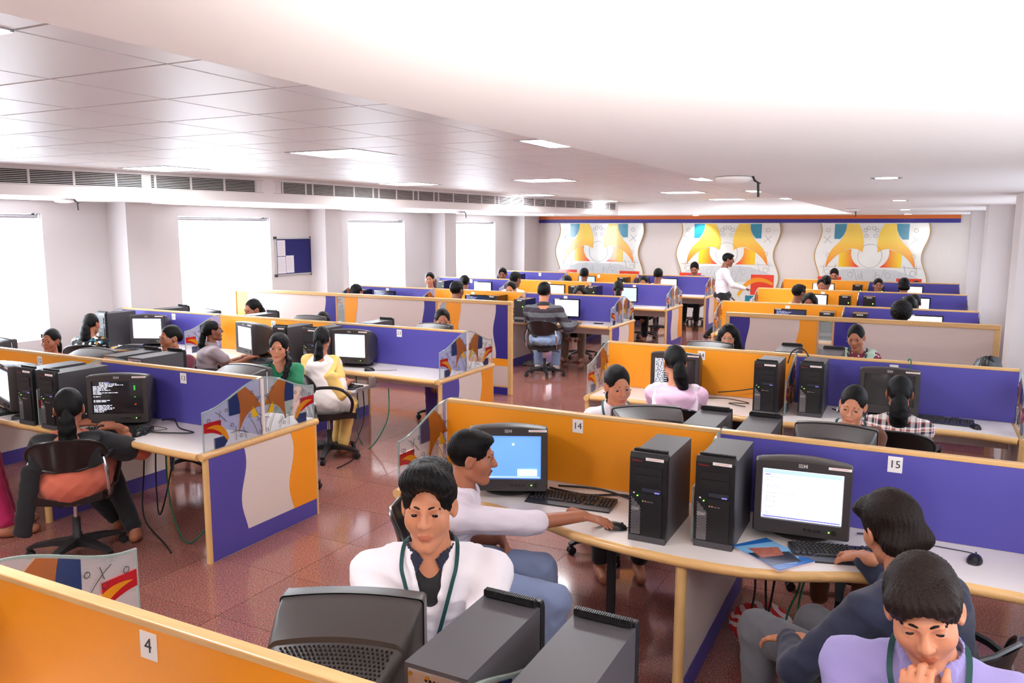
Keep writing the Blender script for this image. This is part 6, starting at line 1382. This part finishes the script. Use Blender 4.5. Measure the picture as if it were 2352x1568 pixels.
# ---- first row behind the screens
h = hpx(1250, 645, 694, 11.08)
person('man in grey striped sweater seen from behind', h, awayyaw(h[0])-8, 2, 0, awayyaw(h[0])-6, lean=.0, pel=(-4.98, 10.92), skin='a', hair='crop', top='stripe_sweater', sleeve='full', bottom='c_ljeans', res='mid', eyes=False, shoe='sock', arms={'R': ((-4.62, 11.30, .80), (.6, -.9, -.9), 'relax', None), 'L': 'desk'}, chair_label='black office chair of the man in stripes, standing free in the aisle', knees=None, chair_rot=8, collar='c_charcoal', build=1.1, spin=.1)
rows_far = [
 # cx, top, chin, Y, heading offset (None: seen from behind, value: yaw), pitch, label, female, skin, hair, top
 (1050, 642, 690, 11.1, ('b', -38), 4, 'man with glasses in dark jacket before the setup screen', 0, 'c', 'crop', 'c_charcoal', ('glasses',)),
 (820, 650, 692, 11.1, ('b', -40), 4, 'dark-haired woman in the window-side bay behind the left screen', 1, 'b', 'tied', 'c_black', ()),
 (2070, 693, 752, 11.1, ('b', 0), 4, 'person with bushy curly hair over the right screen', 0, 'c', 'curly', 'c_black', ()),
 (1332, 650, 700, 12.75, ('f', -6), 8, 'woman half hidden right of the striped man', 1, 'c', 'loose', 'c_black', ()),
 (1173, 640, 690, 12.75, ('f', -18), 8, 'woman in white looking over the orange partition', 1, 'a', 'tied', 'c_white', ()),
 (987, 625, 657, 12.75, ('f', -12), 2, 'man by the third window facing the camera', 0, 'a', 'short', 'c_charcoal', ()),
 (1859, 672, 716, 12.75, ('f', -8), 10, 'long-haired woman beside the man in white', 1, 'c', 'loose', 'c_maroon', ()),
 (2087, 680, 728, 12.75, ('f', 10), 40, 'woman bending her head behind the curly hair', 1, 'b', 'loose', 'c_maroon', ()),
 (1184, 618, 664, 14.1, ('b', -45), 6, 'man in white shirt seen from behind in the second row', 0, 'c', 'short', 'c_sky', ()),
 (1067, 628, 668, 14.1, ('b', 6), 6, 'man in green seen from behind near the third window', 0, 'c', 'short', 'c_teal', ()),
 (1420, 641, 684, 14.1, ('b', 0), 6, 'woman in orange with ponytail seen from behind', 1, 'b', 'tied', 'c_orange', ('pony',)),
 (1836, 652, 692, 14.1, ('b', -50), 4, 'man in white shirt at the second right row', 0, 'c', 'short', 'c_white', ()),
 (2100, 675, 716, 14.1, ('b', 0), 6, 'dark head behind the bending woman', 0, 'c', 'short', 'c_black', ()),
 (1478, 631, 668, 15.75, ('f', -10), 10, 'woman facing the camera in the second left row', 1, 'b', 'tied', 'c_maroon', ()),
 (1303, 630, 668, 15.75, ('f', 0), 25, 'bowed head beside the painted glass of the second row', 0, 'c', 'short', 'c_charcoal', ()),
 (1154, 612, 648, 15.75, ('f', -6), 8, 'man near the far window facing the camera', 0, 'c', 'short', 'c_black', ()),
 (1886, 641, 667, 15.75, ('f', 2), 8, 'woman in blue facing the camera in the second right row', 1, 'b', 'tied', 'c_blue', ()),
 (2017, 639, 671, 15.75, ('f', 6), 2, 'man facing the camera in the purple bay', 0, 'c', 'short', 'c_black', ()),
 (1512, 613, 650, 17.1, ('b', -12), 8, 'man in white with scarf collar in the last left row', 0, 'c', 'short', 'c_white', ()),
 (1342, 614, 646, 17.1, ('b', -8), 4, 'man in white before the blue screen', 0, 'c', 'short', 'c_white', ()),
 (1898, 632, 664, 17.1, ('b', -14), 4, 'man in blue seen from behind in the last right row', 0, 'c', 'short', 'c_blue', ()),
 (2076, 638, 674, 17.1, ('b', 4), 4, 'person in black with raised hand in the last right row', 0, 'b', 'mop', 'c_black', ()),
 (1595, 600, 632, 18.85, ('f', -6), 24, 'man in blue shirt bowing below the middle mural', 0, 'b', 'short', 'c_blue', ()),
 (1916, 616, 645, 18.85, ('f', -4), 16, 'man below the right mural', 0, 'b', 'short', 'c_charcoal', ()),
 (2103, 645, 676, 18.85, ('f', 0), 16, 'hair top at the right edge of the right mural', 0, 'c', 'short', 'c_black', ())]
for cx, yt, yc, Y, (kd, a), pt, lab, fem, sk, hr, tp, ex in rows_far:
    h = hpx(cx, yt, yc, Y); cy = camyaw(h[0]); yaw_ = cy+180+a if kd == 'b' else cy+a
    person(lab, h, yaw_, pt, 0, ((cy+180)*.4+a*.5 if kd == 'b' else 180+(cy+a+180 if cy+a < 0 else cy+a-180)*.5), lean=.05, fem=fem, skin=sk, hair=hr, top=tp, sleeve='full' if tp in ('c_charcoal', 'c_white') else 'half', bottom=['c_charcoal', 'c_khaki', 'c_jeans', 'c_black'][len(PEOPLE) % 4], res='far', eyes=(kd == 'f'), extras=tuple(e for e in ex if e != 'pony'), tail=dict(L=.22, r=.03) if 'pony' in ex else None, collar=None, chair_label='office chair of the '+' '.join(lab.split()[:8]), spin=len(PEOPLE)*.4, shoe='shoe_black' if not fem else None)
# ---- man walking along the aisle
hw = hpx(1673, 580, 612, 15.9, 1.02); hx, hyy = hw[0][0], hw[0][1]
wy = -78; fw_ = np.array((-math.sin(R(wy)), math.cos(R(wy)), 0)); rt = np.array((math.cos(R(wy)), math.sin(R(wy)), 0)); bs_ = np.array((hx, hyy, 0))
person('man in white shirt and black trousers walking below the middle mural', hw, wy, 10, 0, wy, skin='c', hair='short', top='c_white', sleeve='full', bottom='c_black', res='mid', stand={'R': (bs_+fw_*.16+rt*.09+np.array((0, 0, .52)), bs_+fw_*.28+rt*.09+np.array((0, 0, .09)), fw_), 'L': (bs_+fw_*.02-rt*.09+np.array((0, 0, .50)), bs_-fw_*.36-rt*.09+np.array((0, 0, .13)), fw_)}, arms={'R': (bs_+fw_*.33+rt*.12+np.array((0, 0, 1.08)), rt*.4-fw_-np.array((0, 0, .5)), 'relax', None), 'L': (bs_+fw_*.08-rt*.26+np.array((0, 0, .88)), -rt*.4-fw_, 'relax', None)}, shoe='shoe_black')
